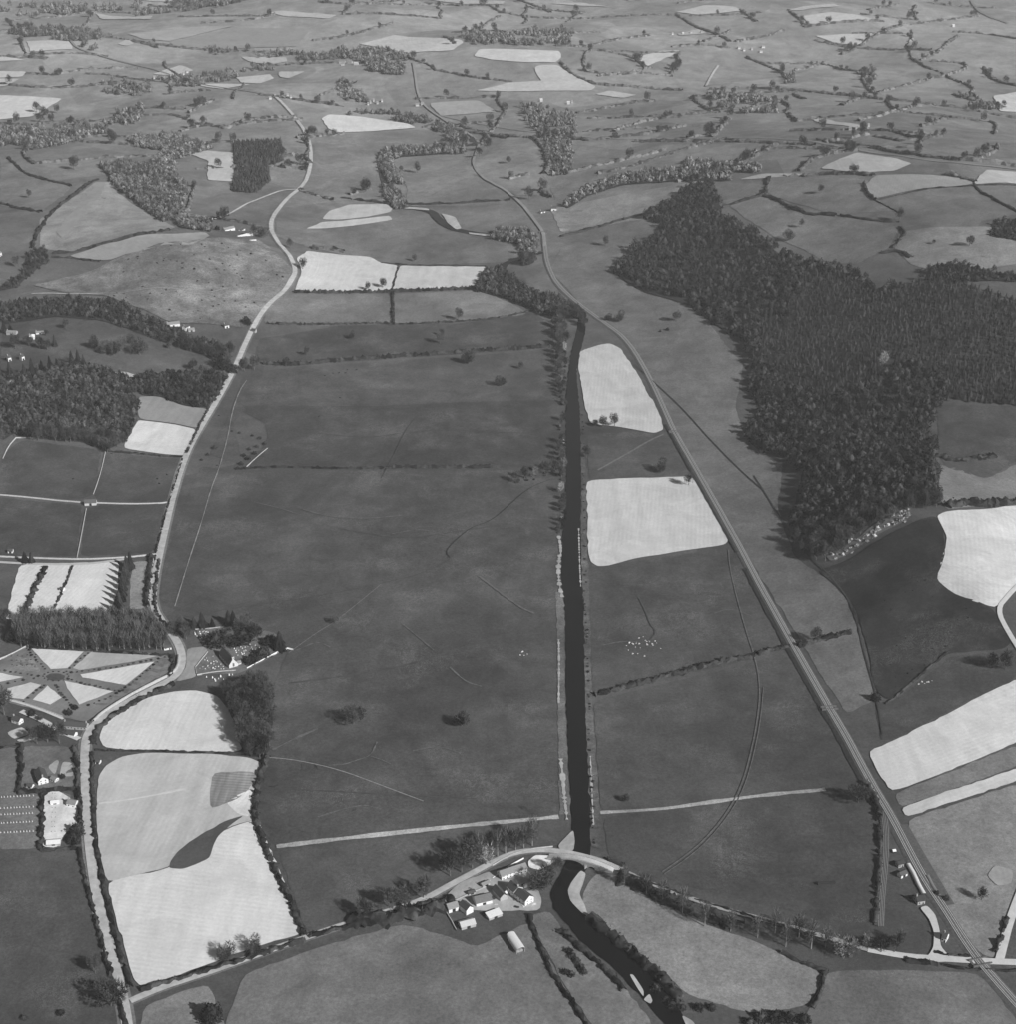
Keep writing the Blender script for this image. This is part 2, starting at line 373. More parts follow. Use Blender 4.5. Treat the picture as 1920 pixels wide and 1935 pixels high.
def tree(name, sets, p, s, label, cat="tree", group=None, parts=True, rz=None):
    i = rnd.randrange(len(sets)); rz = rnd.uniform(0, 6.28) if rz is None else rz
    k3 = rnd.uniform(.94, 1.06); s3 = s * k3 if np.isscalar(s) else tuple(v * k3 for v in s)
    if parts:
        e = empty(name, tuple(p), rz); e.scale = (s3, s3, s3) if np.isscalar(s3) else s3; obj("crown", sets[i][0], e); obj("trunk", sets[i][1], e)
    else: e = obj(name, sets[i][0], None, tuple(p), rz, s3)
    return tag(e, label, cat, group)
def bush(p, s, label, group=None, cat="bush", name="bush"):
    e = obj(name, BUSH[rnd.randrange(3)], None, tuple(p), rnd.uniform(0, 6.28), s); return tag(e, label, cat, group)
# ------------------------------------------------------------------ ground
ys = [500.0]
while ys[-1] < 16000: ys.append(ys[-1] + max(11.0, (ys[-1] - 300) / 125))
ys = np.array(ys)
u = np.linspace(-1, 1, 420)
def xs_at(y): return u * (0.42 * y + 350)
X = np.array([xs_at(y) for y in ys]); Y = np.repeat(ys[:, None], len(u), 1); Z = H(X, Y)
nu = len(u); ii, jj = np.meshgrid(np.arange(len(ys) - 1), np.arange(nu - 1), indexing='ij'); q = (ii * nu + jj).reshape(-1, 1)
F = np.hstack([q, q + 1, q + nu + 1, q + nu])
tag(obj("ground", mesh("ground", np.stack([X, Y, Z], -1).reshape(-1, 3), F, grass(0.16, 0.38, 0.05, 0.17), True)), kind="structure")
HX, HY = 9000, 16500
tag(obj("outer_ground", mesh("outer_ground", [(-30000, -8000, -14), (30000, -8000, -14), (30000, 30000, -14), (-30000, 30000, -14)], [[0, 1, 2, 3]], grass(0.118, 0.3))), kind="structure")

# ------------------------------------------------------------------ fields: (name, tone, kind, angle, outline in photo pixels)
T = 't'; G = 'g'
FIELDS = [
 # meadows in the valley
 ('meadow', .104, G, 0, [(440,892),(1058,888),(1062,1000),(1060,1300),(1062,1545),(900,1562),(525,1605),(480,1545),(500,1440),(515,1300),(545,1228),(460,1175),(320,1150),(300,1130),(310,1060),(345,960),(380,880)]),
 ('meadow', .115, G, 0, [(395,860),(450,745),(462,700),(500,690),(475,760),(440,800),(460,880)]),
 ('meadow', .11, G, 0, [(1112,820),(1200,816),(1262,822),(1300,890),(1250,900),(1112,905)]),
 ('meadow', .088, G, 0, [(462,767),(700,768),(1052,756),(1058,800),(1062,880),(930,884),(700,886),(470,884),(505,828),(500,800),(440,770)]),
 ('meadow', .118, G, 0, [(472,705),(560,694),(1048,660),(1052,754),(700,767),(462,765)]),
 ('meadow', .108, G, 0, [(515,545),(560,557),(735,556),(742,612),(498,612)]),
 ('meadow', .118, G, 0, [(744,556),(905,549),(968,575),(1000,595),(870,608),(745,612)]),
 ('meadow', .100, G, 0, [(490,640),(640,616),(870,612),(1010,588),(1045,620),(1048,655),(560,690),(482,680)]),
 ('meadow', .106, G, 0, [(520,395),(600,380),(760,395),(820,430),(930,452),(985,460),(975,495),(760,502),(590,470),(522,448)]),
 ('meadow', .098, G, 0, [(1112,1072),(1200,1062),(1370,1034),(1400,1080),(1470,1200),(1425,1245),(1120,1315)]),
 ('meadow', .106, G, 0, [(1122,1325),(1430,1250),(1485,1232),(1560,1350),(1640,1490),(1560,1492),(1330,1518),(1135,1532)]),
 ('meadow', .098, G, 0, [(1140,1545),(1330,1522),(1560,1497),(1640,1510),(1664,1560),(1655,1740),(1600,1745),(1400,1700),(1240,1660),(1150,1620)]),
 ('pasture', .100, G, 0, [(1060,470),(1200,445),(1150,510),(1190,545),(1290,565),(1340,610),(1405,690),(1390,770),(1410,830),(1480,880),(1470,960),(1500,1050),(1600,1130),(1660,1320),(1600,1350),(1400,1030),(1290,850),(1190,650),(1110,590),(1040,510)]),
 # the dark bracken bank and slopes on the right
 ('bracken_slope', .046, G, 0, [(1545,1080),(1600,1060),(1690,1005),(1768,975),(1782,1000),(1786,1050),(1768,1098),(1800,1122),(1878,1152),(1912,1215),(1895,1228),(1790,1235),(1722,1290),(1680,1325),(1655,1305),(1640,1225),(1612,1140)]),
 ('pasture', .088, G, 0, [(1690,1325),(1730,1295),(1795,1240),(1900,1230),(1925,1225),(1925,1278),(1800,1340),(1692,1396),(1664,1400),(1655,1330)]),
 ('pasture', .10, G, 0, [(1770,765),(1925,768),(1925,870),(1860,905),(1790,885),(1775,860)]),
 ('pasture', .15, G, 0, [(1778,878),(1860,905),(1925,875),(1925,950),(1790,965),(1772,940)]),
 ('pasture', .18, G, 0, [(1713,1550),(1822,1514),(1925,1480),(1925,1700),(1880,1812),(1850,1800),(1790,1715),(1740,1620)]),
 ('pasture', .15, G, 0, [(1690,1500),(1762,1472),(1925,1407),(1925,1448),(1770,1503),(1702,1526)]),
 # bottom edge
 ('pasture', .185, G, 0, [(1125,1650),(1180,1655),(1260,1710),(1330,1745),(1420,1775),(1540,1830),(1558,1845),(1545,1870),(1525,1900),(1420,1915),(1300,1880),(1240,1825),(1150,1760),(1105,1725),(1100,1690)]),
 ('pasture', .125, G, 0, [(1562,1835),(1700,1832),(1850,1838),(1925,1930),(1925,1960),(1500,1960),(1530,1905)]),
 ('pasture', .155, G, 0, [(460,1840),(600,1790),(760,1745),(850,1770),(900,1790),(1000,1740),(1030,1800),(1060,1850),(1110,1950),(420,1950)]),
 ('pasture', .15, G, 0, [(1000,1730),(1040,1720),(1070,1770),(1150,1830),(1240,1940),(1130,1950),(1060,1850)]),
 ('pasture', .10, G, 0, [(495,1430),(800,1440),(1050,1470),(1060,1540),(900,1558),(525,1600),(482,1530)]),
 ('pasture', .115, G, 0, [(525,1610),(900,1566),(1050,1555),(1055,1600),(960,1612),(850,1660),(740,1715),(582,1765)]),
 ('pasture', .12, G, 0, [(-10,1410),(40,1415),(45,1490),(140,1500),(70,1605),(-10,1605)]),
 ('pasture', .105, G, 0, [(-10,1610),(145,1605),(165,1700),(220,1870),(235,1950),(-10,1950)]),
 ('pasture', .18, G, 0, [(272,1900),(350,1870),(395,1860),(430,1950),(262,1950)]),
 # paddocks and slopes on the left
 ('paddock', .085, G, 0, [(5,860),(40,832),(192,852),(178,935),(150,945),(-10,932)]),
 ('paddock', .092, G, 0, [(200,855),(345,866),(312,948),(188,945),(178,938)]),
 ('paddock', .088, G, 0, [(-10,940),(155,955),(145,1052),(-10,1050)]),
 ('paddock', .088, G, 0, [(165,957),(310,952),(288,1045),(152,1052)]),
 ('parkland', .115, G, 0, [(10,600),(80,590),(180,600),(300,630),(420,680),(400,705),(300,712),(230,700),(130,680),(0,680)]),
 ('rough_hill', .118, G, 0, [(60,540),(210,495),(390,452),(490,455),(556,512),(530,558),(460,622),(330,612),(200,560),(100,550)]),
 ('pasture', .19, G, 0, [(75,415),(100,400),(180,345),(222,345),(220,365),(332,430),(310,438),(130,478),(75,470)]),
 ('pasture', .13, G, 0, [(0,300),(60,330),(135,355),(80,400),(0,390)]),
 ('pasture', .13, G, 0, [(595,250),(640,255),(790,246),(835,270),(740,280),(715,300),(720,330),(735,375),(640,380),(520,395),(590,330)]),
 ('pasture', .14, G, 0, [(740,300),(850,290),(880,310),(900,345),(960,385),(760,392),(770,360)]),
 ('pasture', .13, G, 0, [(1360,380),(1450,370),(1500,400),(1620,415),(1700,430),(1680,470),(1620,500),(1560,495),(1450,440)]),
 ('pasture', .12, G, 0, [(1450,335),(1640,340),(1640,370),(1700,400),(1580,408),(1500,385),(1450,365)]),
 ('pasture', .14, G, 0, [(1700,440),(1900,430),(1925,440),(1925,500),(1780,520),(1720,500),(1690,470)]),
 ('pasture', .16, G, 0, [(1640,160),(1780,120),(1810,128),(1700,172),(1660,178)]),
 ('pasture', .15, G, 0, [(1040,395),(1060,390),(1380,330),(1340,350),(1240,400),(1220,415),(1060,440)]),
 ('pasture', .13, G, 0, [(1040,355),(1100,320),(1250,275),(1430,270),(1330,310),(1100,345),(1050,380)]),
 ('pasture', .15, G, 0, [(880,325),(910,300),(960,260),(1010,262),(1035,330),(1020,370),(975,370),(920,340)]),
 # pale tilled land
 ('tilled_field', .50, T, .10, [(1096,665),(1133,653),(1153,650),(1174,660),(1211,717),(1245,780),(1255,813),(1237,820),(1200,813),(1166,807),(1117,802),(1106,772),(1101,738),(1093,696)]),
 ('tilled_field', .52, T, .12, [(1109,912),(1122,908),(1200,904),(1305,901),(1318,912),(1330,935),(1365,1000),(1377,1022),(1370,1030),(1300,1040),(1200,1056),(1150,1070),(1130,1071),(1117,1063),(1112,1045)]),
 ('tilled_field', .46, T, .15, [(183,1500),(186,1468),(200,1447),(230,1430),(275,1423),(400,1425),(470,1432),(493,1442),(494,1458),(482,1490),(478,1530),(486,1548),(440,1560),(380,1590),(318,1640),(250,1655),(202,1668),(190,1620),(182,1550)]),
 ('tilled_field', .62, T, 1.75, [(318,1642),(380,1592),(440,1562),(486,1548),(500,1580),(530,1650),(560,1720),(573,1760),(560,1768),(480,1790),(400,1820),(300,1855),(266,1864),(252,1850),(238,1800),(215,1720),(202,1668),(250,1655)]),
 ('tilled_field', .58, T, .1, [(187,1395),(195,1372),(230,1345),(280,1318),(330,1307),(370,1305),(410,1315),(430,1340),(445,1370),(450,1400),(458,1417),(440,1422),(300,1420),(197,1414)]),
 ('tilled_field', .56, T, 1.6, [(232,848),(258,800),(262,795),(330,803),(374,813),(352,862),(300,858)]),
 ('stubble_field', .24, T, 1.5, [(262,750),(300,750),(345,768),(396,774),(376,811),(330,801),(262,793)]),
 ('garden_plot', .66, T, .3, [(37,1068),(225,1062),(222,1120),(205,1165),(8,1172)]),
 ('rough_garden', .22, G, 0, [(250,1062),(286,1060),(274,1150),(244,1152)]),
 ('tilled_field', .60, T, .2, [(1770,976),(1785,968),(1850,964),(1930,956),(1930,1095),(1905,1125),(1880,1150),(1837,1137),(1790,1114),(1769,1098),(1780,1056),(1790,1017),(1782,999)]),
 ('tilled_field', .58, T, 1.1, [(1640,1420),(1689,1400),(1800,1345),(1860,1312),(1930,1280),(1930,1400),(1848,1435),(1760,1470),(1684,1497),(1660,1462)]),
 ('tilled_field', .54, T, 1.1, [(1703,1527),(1760,1507),(1930,1450),(1930,1474),(1820,1510),(1713,1545)]),
 ('tilled_field', .52, T, 1.5, [(560,490),(580,475),(700,487),(718,498),(752,503),(738,549),(700,553),(556,553),(570,515)]),
 ('tilled_field', .50, T, 1.5, [(756,503),(918,505),(905,530),(895,543),(800,549),(741,549)]),
 ('tilled_field', .46, T, 1.4, [(608,416),(622,400),(660,388),(730,387),(742,396),(736,403),(690,412),(640,417)]),
 ('tilled_field', .50, T, 1.4, [(577,434),(608,421),(735,409),(742,417),(640,431)]),
 ('tilled_field', .52, T, .4, [(607,226),(620,218),(680,222),(770,235),(786,243),(700,250),(640,252),(620,245)]),
 ('tilled_field', .42, T, .3, [(353,292),(392,286),(440,290),(441,345),(392,342),(394,306)]),
 ('stubble_field', .29, T, 1.5, [(130,485),(250,450),(390,441),(397,448),(360,465),(280,472),(210,493),(150,490)]),
 ('stubble_field', .26, T, .5, [(105,440),(150,385),(182,348),(200,345),(190,370),(140,430),(118,452)]),
 ('tilled_field', .46, T, 1.5, [(-5,182),(60,184),(118,188),(60,222),(-5,228)]),
 ('tilled_field', .38, T, 1.5, [(50,80),(130,80),(138,95),(57,101)]), ('tilled_field', .38, T, 1.5, [(180,27),(288,32),(285,38),(193,38)]),
 ('tilled_field', .38, T, 1.5, [(-5,108),(50,116),(-5,118)]), ('tilled_field', .40, T, 1.5, [(-5,136),(50,137),(42,147),(-5,149)]),
 ('tilled_field', .40, T, 1.5, [(-5,150),(37,151),(12,164),(-5,166)]), ('tilled_field', .36, T, 1.5, [(505,26),(530,22),(637,33),(620,38),(540,33)]),
 ('stubble_field', .26, T, .5, [(240,66),(380,52),(445,51),(320,80),(270,76)]), ('stubble_field', .20, T, .5, [(320,82),(445,53),(585,56),(560,90),(430,95),(330,89)]),
 ('tilled_field', .38, T, .5, [(288,142),(340,125),(366,135),(330,145)]), ('tilled_field', .30, T, .5, [(222,85),(240,74),(253,85),(240,89)]),
 ('tilled_field', .42, T, .5, [(370,162),(400,160),(475,161),(420,170)]), ('tilled_field', .40, T, .5, [(445,148),(510,142),(518,150),(490,160),(455,158)]),
 ('tilled_field', .38, T, .5, [(527,137),(577,137),(545,150),(528,147)]), ('tilled_field', .34, T, .5, [(455,109),(540,110),(543,118),(505,125),(470,118)]),
 ('tilled_field', .44, T, .5, [(678,85),(745,68),(870,77),(876,82),(855,97),(770,102),(710,90)]),
 ('tilled_field', .44, T, .5, [(895,108),(905,95),(1057,98),(1061,111),(1050,120),(1000,120),(930,115)]),
 ('tilled_field', .38, T, .5, [(1010,130),(1020,125),(1055,125),(1085,145),(1127,165),(1118,173),(898,173),(960,158),(1024,155)]),
 ('stubble_field', .28, T, .5, [(812,197),(905,192),(938,213),(832,221)]), ('tilled_field', .36, T, .5, [(1125,180),(1152,173),(1205,181),(1180,187)]),
 ('tilled_field', .38, T, .5, [(1200,110),(1250,98),(1287,97),(1225,127)]), ('tilled_field', .38, T, .5, [(1277,25),(1330,12),(1390,15),(1402,22),(1320,30)]),
 ('tilled_field', .36, T, .5, [(1490,21),(1575,9),(1588,14),(1515,25)]), ('tilled_field', .38, T, .5, [(1515,35),(1570,28),(1620,30),(1660,42),(1620,45),(1545,52),(1528,49)]),
 ('tilled_field', .36, T, .5, [(1540,72),(1650,65),(1625,87),(1580,85)]), ('tilled_field', .34, T, .5, [(1280,66),(1320,57),(1337,65),(1285,69)]),
 ('tilled_field', .42, T, .5, [(1550,320),(1620,290),(1700,303),(1724,311),(1690,325),(1620,328)]),
 ('tilled_field', .30, T, .3, [(1635,352),(1655,333),(1720,331),(1835,340),(1838,350),(1760,356),(1655,377),(1642,370)]),
 ('tilled_field', .42, T, .5, [(1841,346),(1865,322),(1930,327),(1930,350),(1845,350)]), ('tilled_field', .36, T, .5, [(1395,341),(1440,330),(1600,328),(1480,336)]),
 ('tilled_field', .42, T, .5, [(1877,183),(1930,174),(1930,214),(1890,212)]), ('tilled_field', .34, T, .5, [(1533,222),(1640,242),(1648,249),(1540,231)]),
 ('tilled_field', .34, T, .5, [(1035,8),(1100,7),(1155,15),(1100,13)]), ('tilled_field', .34, T, .5, [(795,-2),(955,4),(950,10),(880,10)]),
 ('tilled_field', .32, T, .5, [(255,0),(390,0),(380,4),(290,5)]), ('tilled_field', .34, T, .5, [(1175,-3),(1245,-3),(1190,4)]),
]
PATCHES = [   # lying on a field
 ('grass_wedge', .075, G, 0, [(319,1641),(322,1628),(337,1608),(380,1577),(425,1552),(462,1541),(440,1556),(412,1580),(403,1598),(396,1622),(370,1634),(345,1643)]),
 ('ridged_plot', .30, T, 1.7, [(402,1460),(470,1458),(488,1464),(470,1492),(450,1510),(398,1530),(396,1500)]),
 ('bare_earth', .78, T, .3, [(425,1515),(455,1500),(482,1490),(476,1515),(470,1545),(448,1538)]),
 ('garden_ground', .21, T, .4, [(48,1222),(324,1238),(329,1270),(182,1352),(160,1366),(-10,1322),(-10,1255)]),
 ('lawn_strip', .17, G, 0, [(302,1244),(324,1240),(327,1268),(180,1345),(165,1342)]),
 ('orchard_ground', .22, G, 0, [(8,1257),(50,1228),(80,1272),(42,1268)]),
 ('churchyard', .13, G, 0, [(368,1190),(418,1184),(520,1195),(540,1225),(500,1250),(450,1275),(372,1276),(368,1262),(392,1234),(380,1215)]),
 ('church_forecourt', .34, T, .1, [(352,1226),(392,1222),(396,1234),(366,1262),(372,1280),(330,1290),(352,1262)]),
 ('farmyard', .40, T, .1, [(868,1668),(930,1645),(1000,1642),(1025,1700),(1020,1722),(930,1722),(860,1720),(836,1700)]),
 ('stone_yard', .80, T, .1, [(998,1628),(1012,1616),(1048,1618),(1046,1632),(1020,1645),(1000,1640)]),
 ('nursery_yard', .72, T, .1, [(84,1498),(110,1494),(148,1520),(150,1560),(125,1572),(108,1603),(78,1600)]),
 ('bare_earth', .36, T, .1, [(1865,1655),(1880,1635),(1915,1645),(1912,1670),(1885,1675)]),
 ('house_garden', .13, G, 0, [(42,1410),(140,1412),(148,1490),(38,1495)]),
 ('garden_plot', .48, T, .2, [(118,1440),(136,1442),(140,1468),(112,1468)]), ('garden_plot', .40, T, .2, [(90,1450),(108,1436),(112,1440),(104,1466)]),
 ('garden_plot', .50, T, .2, [(12,1385),(42,1374),(58,1388),(26,1398)]), ('garden_plot', .50, T, .2, [(30,1400),(62,1388),(72,1396),(42,1404)]),
 ('crag_face', .15, G, 0, [(1560,1050),(1620,1020),(1660,985),(1722,965),(1715,985),(1660,1010),(1600,1050),(1570,1062)]),
 ('rocks', .34, G, 0, [(195,708),(235,703),(262,712),(240,720),(205,716)]),
]
BEDS = [('garden_bed', v, T, a, P) for v, a, P in [
 (.62,.3,[(60,1227),(158,1233),(128,1264),(96,1266),(82,1252)]), (.42,.3,[(172,1234),(298,1241),(250,1252),(150,1268),(138,1264)]),
 (.66,.5,[(152,1276),(292,1252),(238,1296),(156,1282)]), (.60,.5,[(122,1288),(214,1308),(150,1333),(127,1302)]),
 (.62,.9,[(90,1297),(117,1320),(95,1333),(62,1324)]), (.58,.9,[(14,1303),(58,1291),(78,1296),(45,1323),(10,1318)]),
 (.62,.9,[(-8,1272),(44,1281),(-8,1292)])]]
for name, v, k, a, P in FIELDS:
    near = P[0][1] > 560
    drape(name, P, (tilled(min(.70, v * (1.16 if P[0][1] > 260 else 1.35)), a) if k == T else grass(v * ((.68 if v < .12 else 1.08) if near else 1.4)  , (.75 if name == 'rough_hill' else .42), .13 if near and v < .13 else .05)), 0.75 if k == T else (.8 if name in ('bracken_slope', 'rough_hill') else .35))  # far fields multiplied paler, aerial haze mixed into their tone
for name, v, k, a, P in PATCHES:
    drape(name, P, (tilled(v, a, 4 if name == 'ridged_plot' else 5, .35 if name == 'ridged_plot' else .07, .25) if k == T else grass(v, .45 if 'wedge' not in name else .3, .25 if name in ('crag_face', 'rocks') else .08)), 0.85)
for name, v, k, a, P in BEDS: drape(name, P, tilled(v * 1.1, a), 1.3, soft=0, jit=0.6)
drape('garden_plot', [(95,1070),(134,1069),(104,1150),(58,1152)], tilled(.58, .3), .5, jit=.1)
drape('bramble_strip', [(662,1722),(740,1708),(745,1716),(668,1732)], grass(.07, .5), .5) if False else None

# ------------------------------------------------------------------ river (banks given row by row: y, left, right)
RIV = [(590,1094,1108),(618,1093,1108),(640,1086,1104),(665,1080,1097),(690,1076,1091),(715,1073,1090),(740,1071,1093),(780,1069,1096),
 (830,1070,1098),(880,1070,1099),(920,1070,1099),(960,1067,1098),(1010,1064,1096),(1060,1060,1098),(1100,1061,1101),(1150,1068,1104),(1220,1069,1105),
 (1280,1069,1105),(1340,1071,1107),(1400,1073,1110),(1450,1075,1112),(1500,1078,1115),(1550,1080,1116),(1600,1084,1117),(1625,1072,1116),(1642,1063,1112)]
L = [(a, y) for y, a, b in RIV] + [(1058,1655),(1045,1675),(1040,1695),(1052,1722),(1075,1752),(1105,1785),(1140,1812),(1172,1842),(1200,1872),(1232,1905),(1262,1945)]
Rr = [(b, y) for y, a, b in RIV] + [(1095,1656),(1078,1668),(1073,1685),(1082,1706),(1105,1730),(1130,1748),(1155,1772),(1188,1802),(1222,1832),(1258,1872),(1312,1945)]
def band(name, La, Ra, mat, off):
    A = smooth_line(W(La)[:, :2], 2); B = smooth_line(W(Ra)[:, :2], 2)
    def rs(P, n):
        d = np.r_[0, np.cumsum(np.hypot(*np.diff(P, axis=0).T))]; t = np.linspace(0, d[-1], n)
        return np.column_stack([np.interp(t, d, P[:, 0]), np.interp(t, d, P[:, 1])])
    A = A; Bn = []
    dA = np.r_[0, np.cumsum(np.hypot(*np.diff(A, axis=0).T))]; n = int(dA[-1] / 6); A = rs(A, n); B = rs(B, n)
    V = []; k = 5
    for i in range(n):
        a = A[i] + rng.normal(size=2) * .5; b = B[i] + rng.normal(size=2) * .5
        for j in range(k): q_ = a + (b - a) * j / (k - 1); V.append((q_[0], q_[1]))
    V = np.array(V); V = np.column_stack([V, H(V[:, 0], V[:, 1]) + off])
    i = np.arange(n - 1)[:, None]; F = np.concatenate([np.hstack([i * k + j, i * k + j + 1, (i + 1) * k + j + 1, (i + 1) * k + j]) for j in range(k - 1)])[:, ::-1]
    return tag(obj(name, mesh(name, V, F, mat, True)), kind="structure")
band("river", L, Rr, M_WATER, 0.6)
UP = [(1100,602),(1075,590),(1050,575),(1010,562),(965,535),(945,512),(958,497),(990,487),(1025,478)]
ribbon("river_reach", UP, 14, M_WATER, 0.7)
ribbon("river_reach", [(1000,470),(985,455),(940,447),(900,443),(870,438),(842,428),(824,412),(818,402),(790,396),(755,390),(738,372),(728,350),(722,325),(718,302),(735,288),(790,284),(850,284)], 17, M_WATER, 0.7)
for P in ([(1064,1640),(1096,1642),(1090,1655),(1078,1668),(1076,1690),(1082,1706),(1072,1700),(1068,1682),(1072,1662)],):
    pass
M_GR2 = tilled(.46, .3, 5, .1, .25)
for P in ([(1098,1645),(1108,1652),(1102,1672),(1095,1690),(1106,1712),(1112,1733),(1098,1724),(1078,1703),(1073,1684),(1080,1668)],
          [(1190,1842),(1197,1842),(1217,1872),(1217,1885),(1205,1868)], [(1216,1890),(1228,1878),(1234,1892),(1230,1898)],
          [(1055,1598),(1078,1574),(1084,1570),(1087,1590),(1084,1610),(1058,1606)], [(1288,1918),(1310,1930),(1318,1945),(1300,1945)],
          
          
          [(833,405),(860,412),(872,434),(862,436),(846,424)], [(738,366),(752,359),(758,372),(746,379)], [(754,382),(762,384),(764,391),(756,390)],
          [(758,392),(808,396),(812,400),(760,396)], [(885,441),(925,445),(925,449),(886,444)]):
    drape("gravel_bar", P, M_GR2, 1.0)
for P, w in (([(1056,1014),(1060,1035),(1060,1050)],3),([(1058,1050),(1055,1080),(1058,1110),(1063,1130)],3.5),([(1056,1210),(1057,1250),(1056,1330)],1.6),([(1060,1435),(1064,1470),(1066,1500),(1072,1550)],3),([(1064,822),(1066,840)],2),([(1094,1000),(1096,1075),(1098,1110)],1.3),([(1116,1430),(1118,1480),(1122,1560)],1.2)):
    ribbon('gravel_edge', P, w, M_GR2, 1.1, 2.5, jit=.9, soften=1)
# grassy bank strips beside the straight reach
band("river_bank", [(1050,1120),(1052,1160),(1053,1250),(1054,1350),(1056,1450),(1058,1540)], [(1065,1120),(1067,1160),(1068,1250),(1069,1350),(1073,1450),(1079,1540)], grass(.115, .6, .2), .75)
band("river_bank", [(1098,840),(1100,920),(1098,1010),(1100,1080),(1104,1150),(1105,1280),(1109,1400),(1115,1500),(1117,1600)], [(1106,840),(1108,920),(1110,1010),(1112,1080),(1115,1150),(1118,1280),(1124,1400),(1133,1500),(1137,1605)], grass(.085, .6, .3), .75)

# ------------------------------------------------------------------ roads, tracks, paths
MAIN = [(243,1960),(235,1900),(218,1830),(197,1750),(180,1680),(167,1580),(161,1480),(160,1420),(163,1392),(180,1366),(238,1328),(300,1297),(330,1281),(343,1262),(344,1235),(332,1208),(308,1178),(291,1152),(288,1120),(297,1070),(310,1010),(325,945),(346,872),(375,815),(409,760),(437,710),(459,660),(481,612),(511,572),(545,543),(561,515),(546,482),(520,455),(508,420),(535,382),(578,350),(590,300),(580,255),(552,215),(522,186)]
EAST = [(246,1892),(300,1868),(380,1842),(450,1818),(550,1782),(650,1747),(740,1721),(800,1701),(850,1673),(890,1652),(925,1633),(965,1614),(1005,1607),(1050,1608),(1095,1616),(1140,1629),(1175,1645)]
EAST2 = [(1175,1645),(1225,1668),(1300,1697),(1380,1722),(1460,1742),(1540,1765),(1640,1795),(1710,1808),(1772,1812),(1850,1817),(1935,1820)]
ribbon("road_verge", MAIN, 13, grass(.17, .4, .1), 0.45); ribbon("road_verge", EAST, 9, grass(.14, .5, .1), 0.45)
ribbon("main_road", MAIN, 8.2, M_ROAD, 1.05); ribbon("bridge_road", EAST, 6.2, M_ROAD, 1.05)
ribbon("bridge_road", EAST2[:7], 5, M_TRACK, 1.05); ribbon("bridge_road", EAST2[6:], 6.5, plain(.58, "chalky_road", .1, .2), 1.15)
ML = plain(.58, "chalky_road", .1, .2)
drape("station_forecourt", [(1735,1812),(1755,1806),(1764,1790),(1765,1762),(1756,1738),(1738,1716),(1752,1712),(1768,1730),(1776,1760),(1777,1788),(1790,1804),(1822,1815),(1770,1820)], ML, 1.15)
ribbon("side_road", [(1888,1818),(1895,1790),(1908,1740),(1935,1670)], 6.5, ML, 1.2)
ribbon("side_road", [(1935,1098),(1905,1128),(1884,1152),(1905,1195),(1930,1235)], 5, ML, 1.2)
ribbon("farm_drive", [(40,1345),(80,1362),(120,1386),(150,1398)], 6, ML, 1.2); ribbon("farm_drive", [(-10,1317),(60,1335),(120,1360)], 3, ML, 1.2)
ribbon("village_lane", [(-10,1063),(60,1067),(160,1068),(235,1058)], 5, plain(.5, "pale_lane", .1, .2), 1.0)
ribbon("farm_lane", [(405,416),(450,396),(500,373),(530,362),(560,360)], 4.5, M_ROAD, 1.15)
ribbon("far_road", [(522,186),(470,174),(400,165),(330,147),(270,127),(200,110),(148,95),(133,80),(135,70)], 8, plain(.22, "far_road", .1, .1), 1.1)
OLD = [(780,120),(785,150),(788,175),(798,198),(820,216),(842,231),(887,254),(907,271),(900,290),(892,310),(907,334),(934,350),(960,364),(980,382),(1000,404),(1015,424),(1029,445),(1029,468)]
ribbon("valley_road", OLD, 6, plain(.28, "valley_road", .1, .1), 1.1)
ribbon("far_railway", [(840,222),(900,235),(950,243),(1020,252),(1110,262),(1200,265),(1280,264),(1384,262),(1447,262),(1547,270),(1614,284),(1714,299),(1814,312),(1935,324)], 4.5, plain(.26, "far_track", .1, .1), 1.1)
ribbon("far_railway", [(1335,165),(1400,160),(1500,168),(1640,183),(1760,195),(1840,210),(1935,222)], 5, plain(.10, "far_track_dark", .1, .1), 1.1)
ribbon("far_lane", [(1335,165),(1345,143),(1358,126)], 6, M_ROAD, 1); ribbon("far_lane", [(1835,3),(1858,30),(1905,46)], 9, plain(.2, "far_road", .1, .1), 1.1)
ribbon("hill_path", [(60,557),(110,556),(195,556)], 3.5, M_ROAD, 1.0); ribbon("hill_path", [(195,556),(290,544),(380,555),(430,546)], 2.5, M_PATH, 1.0)
ribbon("footpath", [(330,1147),(355,1065),(380,990),(400,920),(412,892),(430,830),(438,780),(452,740),(466,720)], 1.1, M_PATH, 1.0, jit=.6, soften=1)
ribbon("cart_track", [(1252,1648),(1290,1622),(1330,1590),(1372,1540),(1400,1490),(1418,1430),(1432,1360),(1437,1300),(1428,1245),(1412,1200),(1390,1120),(1379,1070),(1377,1040)], 1.2, plain(.115, "faint_track", .4, .3), 1.0)
ribbon("cart_track", [(1256,1652),(1295,1626),(1335,1593),(1377,1543),(1406,1492),(1424,1431),(1438,1360),(1443,1300)], 1.0, plain(.115, "faint_track", .4, .3), 1.0)
ribbon("cart_track", [(1130,890),(1180,862),(1225,835),(1255,822)], 3, plain(.16, "faint_track", .3, .3), 1.0)
ribbon("footpath", [(505,1432),(560,1437),(640,1455),(720,1485),(800,1515)], 1.0, M_PATH, 1.0); ribbon("footpath", [(545,1235),(600,1195),(630,1178),(665,1150),(720,1105)], 1.0, plain(.16, "faint_track", .3, .3), 1.0)
ribbon("grassy_bank", [(522,1600),(620,1588),(740,1575),(880,1560),(960,1553),(1056,1544)], 5.5, grass(.33, .5, .25), .7, jit=.25)
ribbon("grassy_bank", [(1135,1536),(1250,1530),(1330,1518),(1450,1502),(1560,1492)], 5.0, grass(.33, .5, .25), .7, jit=.25)
M_DITCH = plain(.035, "wet_ditch", .3, .3)
